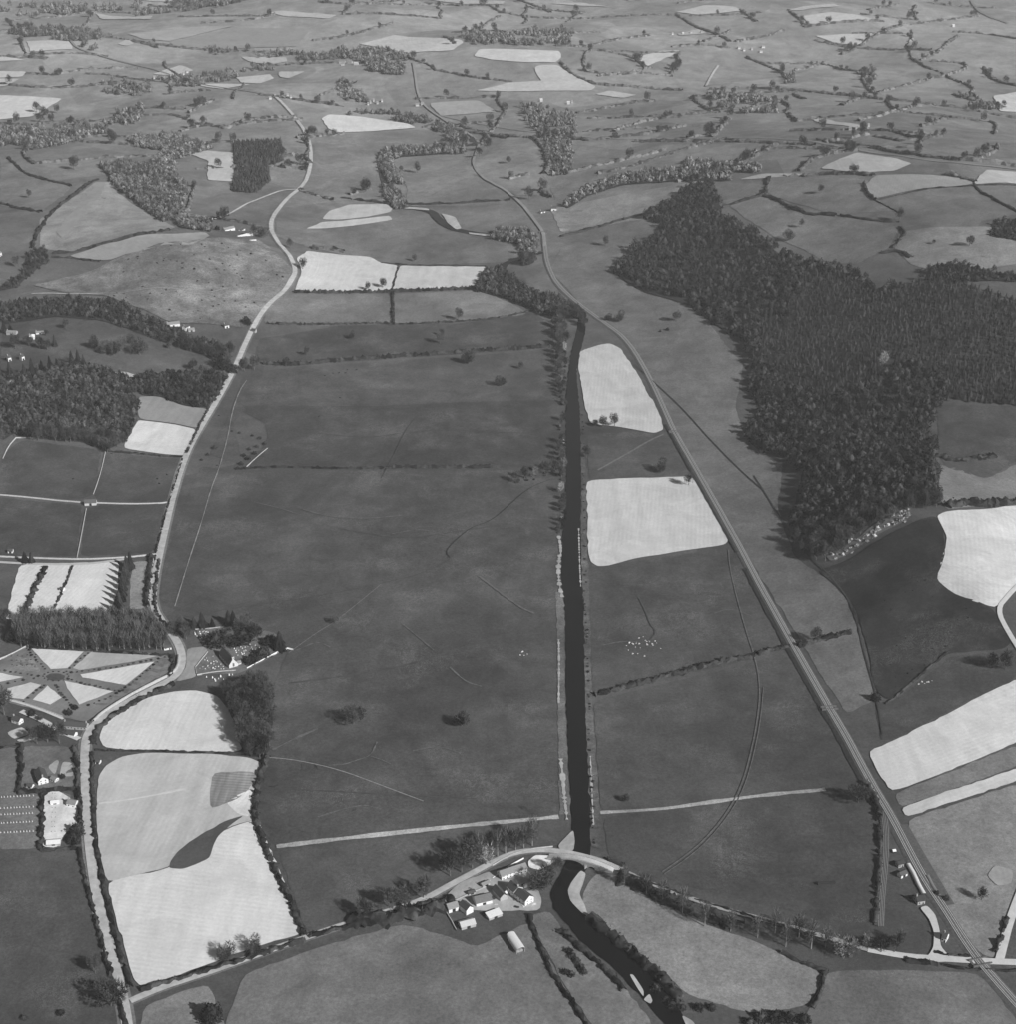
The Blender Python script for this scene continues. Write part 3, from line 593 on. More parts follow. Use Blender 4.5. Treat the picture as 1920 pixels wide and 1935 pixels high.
ribbon("ditch", [(1040,908),(1010,918),(985,935),(960,958),(935,980),(915,990),(890,998),(865,1018),(848,1035),(842,1045),(850,1055)], 1.3, M_DITCH, 1.0, 5)
ribbon("ditch", [(850,1058),(800,1085),(700,1108),(600,1128),(500,1142),(430,1152),(345,1168)], .9, plain(.06, "shallow_ditch", .3, .3), 1.0, 5)
ribbon("ditch", [(1207,1130),(1222,1160),(1228,1180),(1242,1195),(1225,1215)], 1.5, plain(.07, "shallow_ditch", .3, .3), 1.0, 5)
ribbon("ditch", [(1425,900),(1500,1022),(1560,1080),(1612,1140),(1625,1200),(1640,1260),(1655,1310),(1668,1390)], 1.6, plain(.055, "shallow_ditch", .3, .3), 1.0, 6)
ribbon("ditch", [(1200,690),(1290,772),(1345,835),(1400,890),(1440,925)], 1.6, plain(.05, "shallow_ditch", .3, .3), 1.0, 6)
ribbon("ditch", [(720,905),(745,860),(765,815),(785,790)], 1.2, plain(.065, "shallow_ditch", .3, .3), 1.0, 6)

ribbon("pale_headland", [(186,1520),(260,1510),(350,1492)], 3, plain(.60, "pale_line", .1, .2), 1.3, 5, jit=.4)
M_THREAD = plain(.125, "dead_grass", .4, .4)
for P, w in (([(905,1090),(950,1125),(985,1150),(1010,1160)],2.2),([(620,1447),(650,1446),(672,1438),(700,1430),(712,1403)],1.3),([(700,1430),(722,1437),(738,1445)],1.2),
             ([(760,1180),(790,1205),(820,1230)],1.2),([(850,1262),(880,1290),(910,1298)],1.3),([(515,1418),(560,1395),(600,1378)],2.5),([(560,960),(620,978),(690,982),(760,975)],1.6),([(480,950),(530,962),(570,975)],1.3),
             ([(780,1420),(830,1410),(870,1425)],1.3),([(1140,1220),(1180,1212),(1215,1216)],1.2),([(1350,1160),(1380,1150),(1420,1165)],1.4),([(560,1230),(600,1212),(625,1225)],1.4),([(740,1010),(800,1000),(850,1015)],1.2),([(600,1545),(680,1520),(720,1530)],1.4)):
    ribbon("pale_grass_line", P, w, M_THREAD, 1.0, 4, jit=.7)
M_OLD = plain(.07, "old_channel", .3, .1)
for P, w in (([(545,1292),(640,1280),(760,1262),(900,1215),(1050,1178)],3.0),([(640,1000),(760,1020),(850,1008),(960,990)],2.5),([(600,820),(700,830),(800,812),(1000,820)],2),([(500,1490),(700,1500),(900,1510)],2.0)):
    ribbon("old_channel", P, w, M_OLD, .8, 6, jit=.5)
ribbon("railway_shade_ditch", [(1408,1075),(1470,1192),(1518,1278),(1560,1352),(1586,1396),(1607,1436),(1638,1492),(1664,1540)], 5, plain(.035, "shaded_bank", .4, .3), .95, jit=.3)  # embankment shade painted into the dark colour of this ditch and hedge strip
ribbon("railway_shade_ditch", [(1258,803),(1303,885),(1355,980),(1393,1045)], 3, plain(.04, "shaded_bank", .4, .3), .95, jit=.3)
# ------------------------------------------------------------------ railway: low embankment, ballast, two lines of rails
RAIL = [(1027,440),(1030,468),(1034,500),(1050,535),(1078,563),(1112,589),(1143,612),(1174,633),(1200,665),(1232,722),(1258,780),(1274,816),(1315,886),(1367,978),(1404,1045),(1420,1077),(1483,1192),(1532,1278),(1574,1351),(1600,1395),(1621,1435),(1652,1492),(1681,1539),(1715,1604),(1746,1662),(1785,1719),(1819,1774),(1848,1815),(1880,1853),(1945,1925)]
RP, RN = line3(RAIL, 8, 2)
rail_bed = sweep("railway", None, [(-6.4, -.3), (-3.5, 1.3), (0, 1.45), (3.5, 1.3), (6.4, -.3)], plain(.13, "ballast_bank", .35, .5), 8, 0, world_pts=RP)
tag(rail_bed, kind="structure")
M_RAIL = plain(.40, "bright_rail", .1, .5)
for off in (-2.8, -1.25, 1.25, 2.8):
    sweep("rail", None, [(off - .34, 1.40), (off - .34, 1.62), (off + .34, 1.62), (off + .34, 1.40)], M_RAIL, 8, parent=rail_bed, world_pts=RP)
sweep("ballast", None, [(-3.3, 1.40), (0, 1.54), (3.3, 1.40)], plain(.13, "ballast", .3, .5), 8, parent=rail_bed, world_pts=RP)
ribbon("siding", [(1664,1512),(1672,1545),(1674,1580),(1670,1640),(1664,1700),(1662,1750)], 8, plain(.09, "siding_bed", .3, .5), 1.0)
for dx in (-3, 0, 3, 6): ribbon("siding_rail", [(1668+dx,1530),(1674+dx,1580),(1671+dx,1640),(1665+dx,1700),(1663+dx,1752)], .5, plain(.26, "siding_rail", .1, .5), 1.3)
ribbon("station_track_bed", [(1700,1560),(1722,1600),(1760,1665),(1788,1712)], 14, plain(.11, "siding_bed", .3, .5), 1.0)
GUARD = mesh("tree_guard", *merge([tube((0, 0, 0), (0, 0, 1.5), .55, .45, 6), tube((0, 0, 1.2), (0, 0, 2.3), .1, .05, 4)]), plain(.6, "pale_guard", .1, 1))
def scatter(px, sp):
    P = W(px)[:, :2]; x0, y0 = P.min(0); x1, y1 = P.max(0)
    gx, gy = np.meshgrid(np.arange(x0, x1, sp), np.arange(y0, y1, sp)); gx = gx + (np.arange(gx.shape[0]) % 2 * sp * .5)[:, None]
    gx = gx.ravel() + rng.uniform(-.38, .38, gx.size) * sp; gy = gy.ravel() + rng.uniform(-.38, .38, gy.size) * sp
    m = inside(P, gx, gy); gx, gy = gx[m], gy[m]; return np.column_stack([gx, gy, H(gx, gy)])
def inside(P, x, y):
    c = np.zeros(len(x), bool); n = len(P)
    for i in range(n):
        a, b = P[i], P[(i + 1) % n]; m = ((a[1] > y) != (b[1] > y))
        with np.errstate(divide='ignore', invalid='ignore'): c ^= m & (x < (b[0] - a[0]) * (y - a[1]) / (b[1] - a[1] + 1e-12) + a[0])
    return c
# ------------------------------------------------------------------ hedges and walls
def hedge(px, h, w, label, group=None, step=None, gap=0.0, name="hedge", tone=None, off=0.0, jit=.6):
    P, N = line3(px, step or (3.0 if px[0][1] > 500 else 8.0), 1)
    w *= 1.5; h *= 1.35
    n = len(P); y = P[:, 1]; mat = tone or M_HEDGE
    hh = h * rng.uniform(.65, 1.25, n); ww = w * rng.uniform(.7, 1.3, n)
    if gap:
        gm = np.sin(np.arange(n) * .37 + rng.uniform(0, 6)) + rng.normal(size=n) * .5 > 1.7 - gap * 2; hh[gm] *= .15; ww[gm] *= .4
    P = P + N * (rng.normal(size=n) * w * .12)[:, None]; b = H(P[:, 0], P[:, 1]) + off; rows = []
    for s, t in ((-.5, -.1), (-.46, .6), (-.12, 1), (.2, .95), (.48, .55), (.5, -.1)):
        q_ = P + N * (ww * s + rng.normal(size=n) * w * jit * .25)[:, None]
        rows.append(np.column_stack([q_, b + hh * t * (1 + rng.normal(size=n) * jit * .4) + (-.4 if t < 0 else .2)]))
    V = np.stack(rows, 1).reshape(-1, 3); k = 6; i = np.arange(n - 1)[:, None]
    F = np.concatenate([np.concatenate([np.hstack([i * k + j, i * k + j + 1, (i + 1) * k + j + 1]), np.hstack([i * k + j, (i + 1) * k + j + 1, (i + 1) * k + j])]) for j in range(k - 1)])[:, ::-1]
    m = int(n * (5 if y.mean() < 3000 else 2)); kk = rng.integers(0, n, m)
    C = np.column_stack([P[kk] + N[kk] * (ww[kk] * rng.uniform(-.55, .55, m))[:, None], b[kk] + hh[kk] * rng.uniform(.4, 1.15, m)])
    D = rng.normal(size=(m, 3)) + [0, 0, .8]; D /= np.linalg.norm(D, axis=1)[:, None]
    vf = merge([(V, F), slivers(C, D, h * .5, h * .28)])
    return tag(obj(name, mesh(name, vf[0], vf[1], mat)), label, "hedge", group)
def wall(px, label, h=1.4, w=.7, mat=None, group=None, name="stone_wall", soften=1):
    o = sweep(name, px, [(-w / 2, -.4), (-w * .42, h), (w * .42, h), (w / 2, -.4)], mat or M_STONE, 3, jit=.10, soften=soften)
    return tag(o, label, "wall", group)
HG = [
 ([(498,688),(560,691),(640,682),(760,675),(900,664),(980,660),(1048,655)],3.6,4.5,"long thick dark hedge crossing the valley meadows towards the river"),
 ([(445,887),(500,884),(560,884),(620,886),(700,886),(740,884)],1.8,2,"thin gappy hedge line between the two largest middle meadows"),
 ([(742,884),(800,884),(860,884),(930,884)],2.8,3,"dark bushy hedge continuing the thin meadow hedge towards the river"),
 ([(505,612),(560,614),(620,614),(700,612),(745,613)],2.5,3,"low hedge along the foot of the western small meadow"),
 ([(746,614),(800,612),(870,608),(940,603),(1005,588)],2,2.4,"thin sagging hedge below the eastern small meadow"),
 ([(741,556),(742,580),(742,612)],2.8,3,"short straight hedge dividing two small meadows below the pale field"),
 ([(556,553),(640,554),(700,553),(745,552),(830,549),(905,546)],3.6,4,"bushy hedge along the lower edge of the pale valley field"),
 ([(752,503),(747,525),(739,550)],1.4,1.6,"thin line of scrub splitting the pale valley field"),
 ([(720,498),(800,503),(870,504),(918,505)],1.8,2,"thin hedge along the upper edge of the pale valley field"),
 ([(1124,1314),(1180,1300),(1240,1285),(1300,1268),(1360,1252),(1425,1240)],2.8,4.5,"long scrubby hedge from the river bank towards the railway"),
 ([(1432,1237),(1460,1228),(1492,1222)],2.6,4,"short thick hedge joining the railway from the west"),
 ([(1508,1222),(1530,1216),(1560,1208),(1608,1196)],3.0,3.5,"bushy hedge running east from the railway under a big tree"),
 ([(840,1655),(800,1672)],.1,.1,None),
 ([(582,1770),(650,1752),(700,1738),(760,1720),(840,1700)],2.2,2.6,"low dark hedge along the south side of the bridge road"),
 ([(655,1740),(700,1736),(740,1734),(800,1722),(860,1704)],3.0,9,"broad bramble bank under the farm road"),
 ([(266,1872),(330,1852),(420,1826),(500,1800),(576,1776)],2.0,3,"dark clipped hedge along the foot of the striped pale field"),
 ([(575,1768),(560,1728),(530,1665),(500,1600),(480,1545),(482,1500),(494,1462),(504,1430)],2.8,3.4,"curving dark hedge on the east side of the large pale fields"),
 ([(174,1425),(174,1500),(178,1580),(190,1650),(206,1730),(228,1810),(246,1866)],2.0,2.4,"long dark hedge between the main road and the pale fields"),
 ([(176,1408),(178,1392),(192,1368),(240,1336),(290,1308),(330,1294)],2.0,4,"curved grassy hedge around the half round pale field"),
 ([(180,1418),(260,1419),(350,1421),(450,1424),(494,1430)],1.0,1.4,"thin boundary between the half round field and the field below"),
 ([(42,1410),(40,1450),(35,1498)],2.6,3,"clipped hedge on the west side of the white house garden"),
 ([(35,1499),(80,1497),(142,1490)],2.4,2.8,"clipped hedge on the south side of the white house garden"),
 ([(142,1415),(146,1450),(149,1510),(152,1560)],2.8,3,"clipped roadside hedge beside the white house garden"),
 ([(80,1502),(78,1550),(76,1606)],2.2,3,"dark upright hedge beside the pale nursery yard"),
 ([(78,1608),(110,1608),(148,1604)],2.0,2,"low hedge closing the south end of the nursery yard"),
 ([(150,1606),(158,1650),(180,1730),(205,1830),(228,1900),(240,1950)],2.0,2.4,"dark hedge on the west verge of the main road"),
 ([(-5,1414),(40,1410)],1.6,2,"short hedge above the west meadow at the left edge"),
 ([(88,1070),(75,1095),(58,1130),(42,1170)],2.8,4.5,"dark clipped hedge down the middle of the allotments"),
 ([(137,1071),(128,1095),(117,1120),(104,1148)],1.8,1.6,"thin dark fence of shrubs east in the allotments"),
 ([(286,1052),(282,1085),(276,1148)],3.2,3.5,"tall dark hedge between the rough garden and the road"),
 ([(345,868),(330,915),(315,965),(298,1030),(292,1060)],1.5,1.4,"low roadside hedge beside the four dark paddocks"),
 ([(395,770),(375,808),(352,858)],2,2,"hedge between the small pale field and the main road"),
 ([(200,853),(260,858),(345,864)],1.5,1.5,"low hedge under the small pale field beside the left wood"),
 ([(300,1060),(293,1110),(292,1150),(306,1178),(345,1200)],2.2,2.2,"hedge on the east verge above the churchyard"),
 ([(325,1238),(326,1268),(318,1280)],2.4,2.5,"short dark hedge at the east corner of the radial garden"),
 ([(55,1225),(150,1230),(250,1236),(324,1240)],1.8,2.5,"straight hedge along the top of the radial garden"),
 ([(1660,1560),(1664,1600),(1660,1660),(1654,1745)],2.2,2.6,"dark hedge on the field side of the railway siding"),
 ([(1637,1480),(1655,1512),(1664,1552)],2.8,3.5,"dark scrub at the foot of the railway bank beyond the lone bare tree"),
 ([(1712,1815),(1740,1818),(1772,1822)],1.8,2.5,"bushy hedge by the lane near the station"),
 ([(1780,1822),(1820,1830),(1860,1834),(1925,1834)],1.2,1.4,"thin hedge south of the level crossing lane"),
 ([(1905,1735),(1890,1775),(1880,1800)],2,2.4,"dark hedge west of the pale side road at the right edge"),
 ([(1765,1800),(1790,1806),(1835,1808)],1.4,1.6,"low hedge round the station grass triangle"),
 ([(1560,1835),(1556,1855),(1548,1880),(1535,1905)],2.2,2.4,"short dark curving hedge near the bottom at the pale pasture corner"),
 ([(1478,1800),(1510,1818),(1540,1828),(1560,1836)],2,2.2,"hedge along the east end of the pale riverside pasture"),
 ([(1000,1730),(1012,1765),(1030,1808),(1046,1842),(1068,1875),(1090,1905),(1112,1945)],1.8,2.4,"dark overgrown ditch hedge running south from the farm"),
 ([(1115,1735),(1150,1765),(1200,1805),(1250,1850),(1290,1895)],3.6,5,"dark scrub along the outer bank of the lower river bend"),
 ([(1060,1760),(1110,1802),(1150,1836),(1180,1872)],2.4,3,"low scrub along the inner bank of the lower river bend"),
 ([(1165,1645),(1240,1672),(1330,1705),(1420,1732),(1500,1756),(1560,1780)],1.2,1.6,"low hedge on the north side of the wooded road"),
 ([(1175,1655),(1240,1690),(1330,1728),(1400,1755)],3.4,8,"dark undergrowth below the row of tall roadside trees"),
 ([(1148,1624),(1160,1629),(1178,1638)],2.2,3,"dark bush beside the east end of the stone bridge"),
 ([(1770,860),(1800,872),(1850,868),(1880,862)],2.6,7,"patchy scrub line across the hillside pasture right of the wood"),
 ([(1790,958),(1830,952),(1860,958),(1930,950)],5,7,"dark bushes above the pale hill field at the right edge"),
 ([(1672,1330),(1690,1320),(1720,1293),(1780,1240),(1790,1233)],1.2,1.4,"thin fence line on the lower side of the dark bracken bank"),
 ([(1430,370),(1450,372),(1470,380),(1500,395),(1530,407),(1580,408)],3.4,5,"dark curving hedge above the right wood"),
 ([(1365,394),(1400,382),(1430,374),(1448,370),(1448,350),(1455,335)],3.2,4,"angled hedge above the top of the right wood"),
 ([(1588,408),(1620,414),(1660,420),(1700,420)],2.2,2.5,"hedge above the wood leading to a tree covered bank"),
 ([(1700,430),(1712,440),(1698,455),(1688,470)],2.4,4,"short broken hedge on the slope above the wood"),
 ([(1665,478),(1700,476),(1722,488)],3.6,5,"short thick hedge above the conifer plantation"),
 ([(1632,348),(1640,368),(1655,380)],3,3.4,"hedge round the blunt end of the leaf shaped pale field"),
 ([(1655,380),(1720,365),(1780,355),(1840,352),(1925,352)],1.6,2,"thin hedge below the leaf shaped pale field"),
 ([(1840,350),(1850,362),(1890,385),(1930,405)],2.6,3,"dark slanting hedge at the right edge above the hill pastures"),
 ([(1700,404),(1650,378)],1.4,1.6,"thin slanting hedge below the leaf shaped field"),
 ([(440,440),(480,452),(520,470)],.1,.1,None),
 ([(0,385),(30,395),(78,402)],3,4,"dark hedge at the left edge above the striped pasture"),
 ([(60,470),(72,440),(90,410),(120,385),(155,355),(185,340)],3,4.5,"long curving hedge left of the striped hill pasture"),
 ([(100,480),(150,475),(210,460),(280,443),(320,436)],3,3.4,"hedge under the striped hill pasture"),
 ([(98,487),(140,489),(190,495)],2.4,2.8,"hedge at the blunt tip of the curved stubble field"),
 ([(15,300),(35,320),(60,335),(95,343),(135,353)],3,4,"dark hedge winding across the left slope"),
 ([(645,375),(760,388),(830,387),(900,383),(965,378)],3,4,"hedge below the meadow inside the river loop"),
 ([(1060,448),(1100,438),(1150,425),(1190,412),(1235,402)],2.8,4,"hedge climbing from the old road to the top of the wood"),
]
for P, h, w, lab in HG:
    if lab: hedge(P, h, w, lab, gap=.12)
GF = "hedges between the far fields"
FAR_H = [
 [(860,245),(940,258),(1010,262),(1100,262)],[(1130,330),(1180,320),(1250,297),(1330,275),(1370,262),(1385,268)],[(1060,330),(1120,318),(1200,300),(1260,285)],
 [(1280,345),(1340,330),(1380,325),(1440,318)],[(1370,330),(1400,310),(1440,290),(1470,272)],[(1510,325),(1540,300),(1580,290),(1620,285)],[(1040,255),(1100,268),(1160,262),(1240,252),(1290,240)],
 [(1160,250),(1200,235),(1240,226),(1290,222)],[(1090,215),(1150,205),(1200,195),(1240,192)],[(650,255),(560,262)],
 [(340,250),(370,240),(405,238),(430,246),(440,236),(480,225),(560,222)],[(400,270),(440,270)],[(270,205),(350,208)],[(355,215),(380,200),(402,190)],[(0,160),(80,168),(160,165),(230,158)],
 [(50,140),(110,142),(160,132),(260,132)],[(320,178),(400,172)],[(490,180),(560,190),(650,202)],[(160,68),(230,75),(330,90),(430,98),(570,102)],[(740,45),(700,58),(650,70),(590,78)],
 [(800,8),(860,12),(925,12)],[(925,12),(950,28),(1100,36),(1280,30)],[(945,30),(910,50),(890,62)],[(980,2),(1040,25)],[(1050,88),(1110,90),(1160,75),(1230,68)],[(1130,95),(1200,110),(1220,130)],
 [(1060,120),(1085,145),(1130,162),(1200,165),(1290,172)],[(1130,145),(1200,138),(1230,128)],[(1280,30),(1310,50),(1360,68),(1380,80)],[(1390,80),(1440,72),(1480,60)],[(1400,20),(1430,42)],[(1490,20),(1520,50)],
 [(1520,55),(1600,45),(1670,42)],[(1540,78),(1600,90),(1680,95),(1760,96)],[(1625,88),(1660,65),(1700,50),(1760,42),(1850,32)],[(1410,110),(1450,125),(1480,138),(1495,155)],[(1500,135),(1560,120)],
 [(1590,105),(1620,92)],[(1740,115),(1780,95),(1810,70)],[(1760,117),(1820,120),(1830,130),(1780,145),(1720,160),(1660,176)],[(1630,150),(1650,177)],[(1800,62),(1860,65),(1920,75)],[(1860,130),(1880,155),(1925,165)],
 [(1800,180),(1850,195),(1900,205)],[(1500,180),(1520,188)],[(1590,200),(1640,185)],[(1620,230),(1680,215),(1740,202)],[(1690,250),(1730,262),(1760,260)],[(1740,240),(1790,225)],[(1650,258),(1720,270),(1780,258)],
 [(1345,260),(1370,235),(1380,225)],[(1350,255),(1300,262)],[(1560,270),(1640,255)],[(1270,90),(1320,85),(1380,92)],[(1380,60),(1330,80)],[(1640,20),(1700,10)],[(1280,8),(1370,0)],
 [(0,235),(60,238)],[(300,92),(250,78)],[(130,238),(200,240)],[(520,300),(560,292)],[(540,318),(580,322)],[(565,360),(630,380)],[(700,360),(660,370)],[(1220,415),(1245,405)],[(1300,345),(1350,330)],
 [(150,268),(240,275)],[(590,470),(620,473),(650,478)],[(1480,335),(1600,328),(1650,333)],[(1790,330),(1845,345)],[(1000,330),(960,340)],[(1030,330),(1040,300),(1010,262)],[(1020,360),(1040,375)],
 [(1545,265),(1640,278),(1720,293),(1830,306),(1925,316)],[(1200,268),(1300,268),(1400,268),(1540,276)],[(1340,170),(1440,168),(1560,178),(1700,192),(1920,225)],[(870,240),(900,250),(960,262)],
 [(0,110),(90,112)],[(0,60),(70,55)],[(280,12),(420,8)],[(380,45),(470,40),(520,28)],[(600,5),(680,12),(760,0)],[(840,70),(860,85)],
]
for i, P in enumerate(FAR_H):
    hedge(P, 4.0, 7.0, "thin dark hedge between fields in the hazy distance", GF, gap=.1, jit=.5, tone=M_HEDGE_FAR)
LIGHT = [P for n_, v, k, a, P in FIELDS if k == T] + [P for n_, v, k, a, P in FIELDS if k == G and P[0][1] < 560]
def in_px(polys, x, y): return any(inside(P, np.array([x]), np.array([y]))[0] for P in polys)
def auto_net(n_max):
    out = []; S = 215; nodes = {}
    for i in range(-14, 15):
        for j in range(0, 24):
            y = 3050 + j * S * (1 + j * .022); x = i * S * 1.25 * (.7 + j * .03)
            nodes[i, j] = (x + rng.uniform(-.4, .4) * S, y + rng.uniform(-.4, .4) * S)
    for (i, j), p in nodes.items():
        for di, dj, pr in ((1, 0, .62), (0, 1, .5)):
            q = nodes.get((i + di, j + dj))
            if q is None or rng.random() > pr: continue
            P = densify(np.array([p, q]), 60, 0, False); P[1:-1] += rng.normal(size=P[1:-1].shape) * 9
            uv = to_px(np.column_stack([P, H(P[:, 0], P[:, 1])]))
            ok = [0 < u[0] < 1920 and 6 < u[1] < 470 and not in_px(LIGHT, *u) for u in uv]
            if sum(ok) >= len(ok) * .8: out.append([tuple(u) for u, o in zip(uv, ok) if o])
    rng.shuffle(out) if False else None
    return out[:n_max]
for P in [q for q in auto_net(400) if len(q) > 2][:150]:
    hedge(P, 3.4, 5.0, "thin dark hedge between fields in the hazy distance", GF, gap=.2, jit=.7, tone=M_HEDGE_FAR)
    FAR_H.append(P)
WL = [
 ([(-10,935),(60,941),(155,950)],"pale dry stone wall west of the field barn between dark paddocks",1.6,1.2),
 ([(182,951),(240,953),(300,952),(316,950)],"pale dry stone wall east of the field barn reaching the road",1.6,1.2),
 ([(199,855),(190,895),(176,935)],"dry stone wall running north from the field barn",1.4,.8),
 ([(163,962),(155,1005),(145,1056)],"dry stone wall running south from the field barn",1.4,.8),
 ([(-10,1052),(80,1056),(160,1058),(240,1054),(296,1048)],"pale stone wall above the allotments",1.8,1.2),
 ([(30,828),(60,828),(120,832),(170,838)],"stone wall along the lower edge of the left wood",1.5,1.0),
 ([(5,868),(15,845),(30,828)],"short stone wall at the left edge below the wood",1.4,1.2),
 ([(290,1058),(284,1100),(279,1150)],"tall pale stone wall beside the main road by the rough garden",2.2,1.0),
 ([(338,1240),(336,1262),(322,1276),(286,1293),(240,1318),(195,1346),(176,1364)],"broad pale wall curving round the radial garden along the road",2.6,3.0),
 ([(0,1590),(0,1600)],None,1,1),
 ([(466,1264),(500,1246),(540,1225),(554,1229)],"white wall along the south east side of the churchyard",1.8,1.0),
 ([(392,1233),(380,1248),(369,1262)],"pale churchyard wall facing the forecourt",1.6,.9),
 ([(369,1262),(371,1275)],"short dark churchyard wall at the forecourt corner",1.6,.7),
 ([(372,1276),(410,1270),(445,1268)],"pale churchyard wall below the church",1.6,.8),
 ([(368,1190),(395,1189),(416,1186)],"pale wall at the north end of the churchyard",1.4,.8),
 ([(930,1636),(960,1618),(1000,1605),(1045,1600)],"pale roadside wall rising to the bridge on the north side",1.4,.8),
 ([(930,1660),(960,1638),(990,1622)],"roadside wall above the long white farm building",1.2,.7),
 ([(855,1704),(890,1688),(918,1676)],"farmyard wall beside the road",1.3,.7),
 ([(832,1706),(850,1735),(862,1758)],"stone wall on the west side of the farmyard",1.3,.8),
 ([(505,848),(490,860),(465,883)],"crooked pale wall beside the thorn thicket in the meadow",1.2,1.0),
 ([(320,985),(308,1035),(300,1080),(294,1120)],"low verge wall east of the road above the churchyard",.7,.5),
 ([(0,1318),(60,1334),(120,1356)],"pale straight wall under the radial garden",1.8,1.2),
 ([(-10,1250),(20,1238),(50,1222)],"slanting wall on the west side of the radial garden",1.8,1.2),
 ([(1688,1700),(1688,1702)],None,1,1),
]
for P, lab, h, w in WL:
    if lab: wall(P, lab, h, w, M_STONE if 'white' not in lab else M_WHITE)
wall([(1738,1625),(1775,1685)], "low dark wall on the far side of the station platforms", 1.0, .5, M_SLATE, name="platform_wall")
# fruit rows of the radial garden
for P in ([(52,1226),(68,1248),(84,1266)],[(165,1235),(140,1258),(125,1270)],[(310,1243),(220,1262),(135,1272)],[(296,1252),(270,1275),(238,1300)],[(128,1284),(170,1296),(225,1308)],[(104,1296),(122,1320),(140,1338)],[(85,1296),(62,1312),(44,1328)],[(62,1284),(30,1290),(0,1296)],[(72,1278),(30,1272),(0,1268)],[(232,1306),(200,1322),(168,1334)]):
    a = len(P); Q, _n2 = line3(P, 5.5, 0)
    for q_ in Q: bush((q_[0] + rnd.uniform(-1, 1), q_[1] + rnd.uniform(-1, 1), H(q_[0], q_[1])), rnd.uniform(.5, .9), "small rounded fruit bush beside the radial garden paths", "fruit bushes of the radial garden", name="fruit_bush")
for k in range(14):
    a = k / 14 * 6.283; p = W1(106 + 24 * math.cos(a), 1279 + 9 * math.sin(a)); bush(p, .55, "clipped bush in the ring at the centre of the radial garden", "ring of bushes in the radial garden")
drape("garden_centre", [(86,1279),(95,1274),(110,1273),(124,1278),(120,1285),(106,1288),(92,1286)], grass(.08, .3), .9, jit=.1)
for q_ in [(x, y) for x in range(14, 76, 9) for y in (1240, 1249, 1259) if abs(x - 48) < 32 - (1262 - y) * .1]:
    p = W1(q_[0] + rnd.uniform(-2, 2), q_[1] + rnd.uniform(-2, 2)); bush(p, .5, "orchard bush in the western wedge of the radial garden", "orchard bushes")

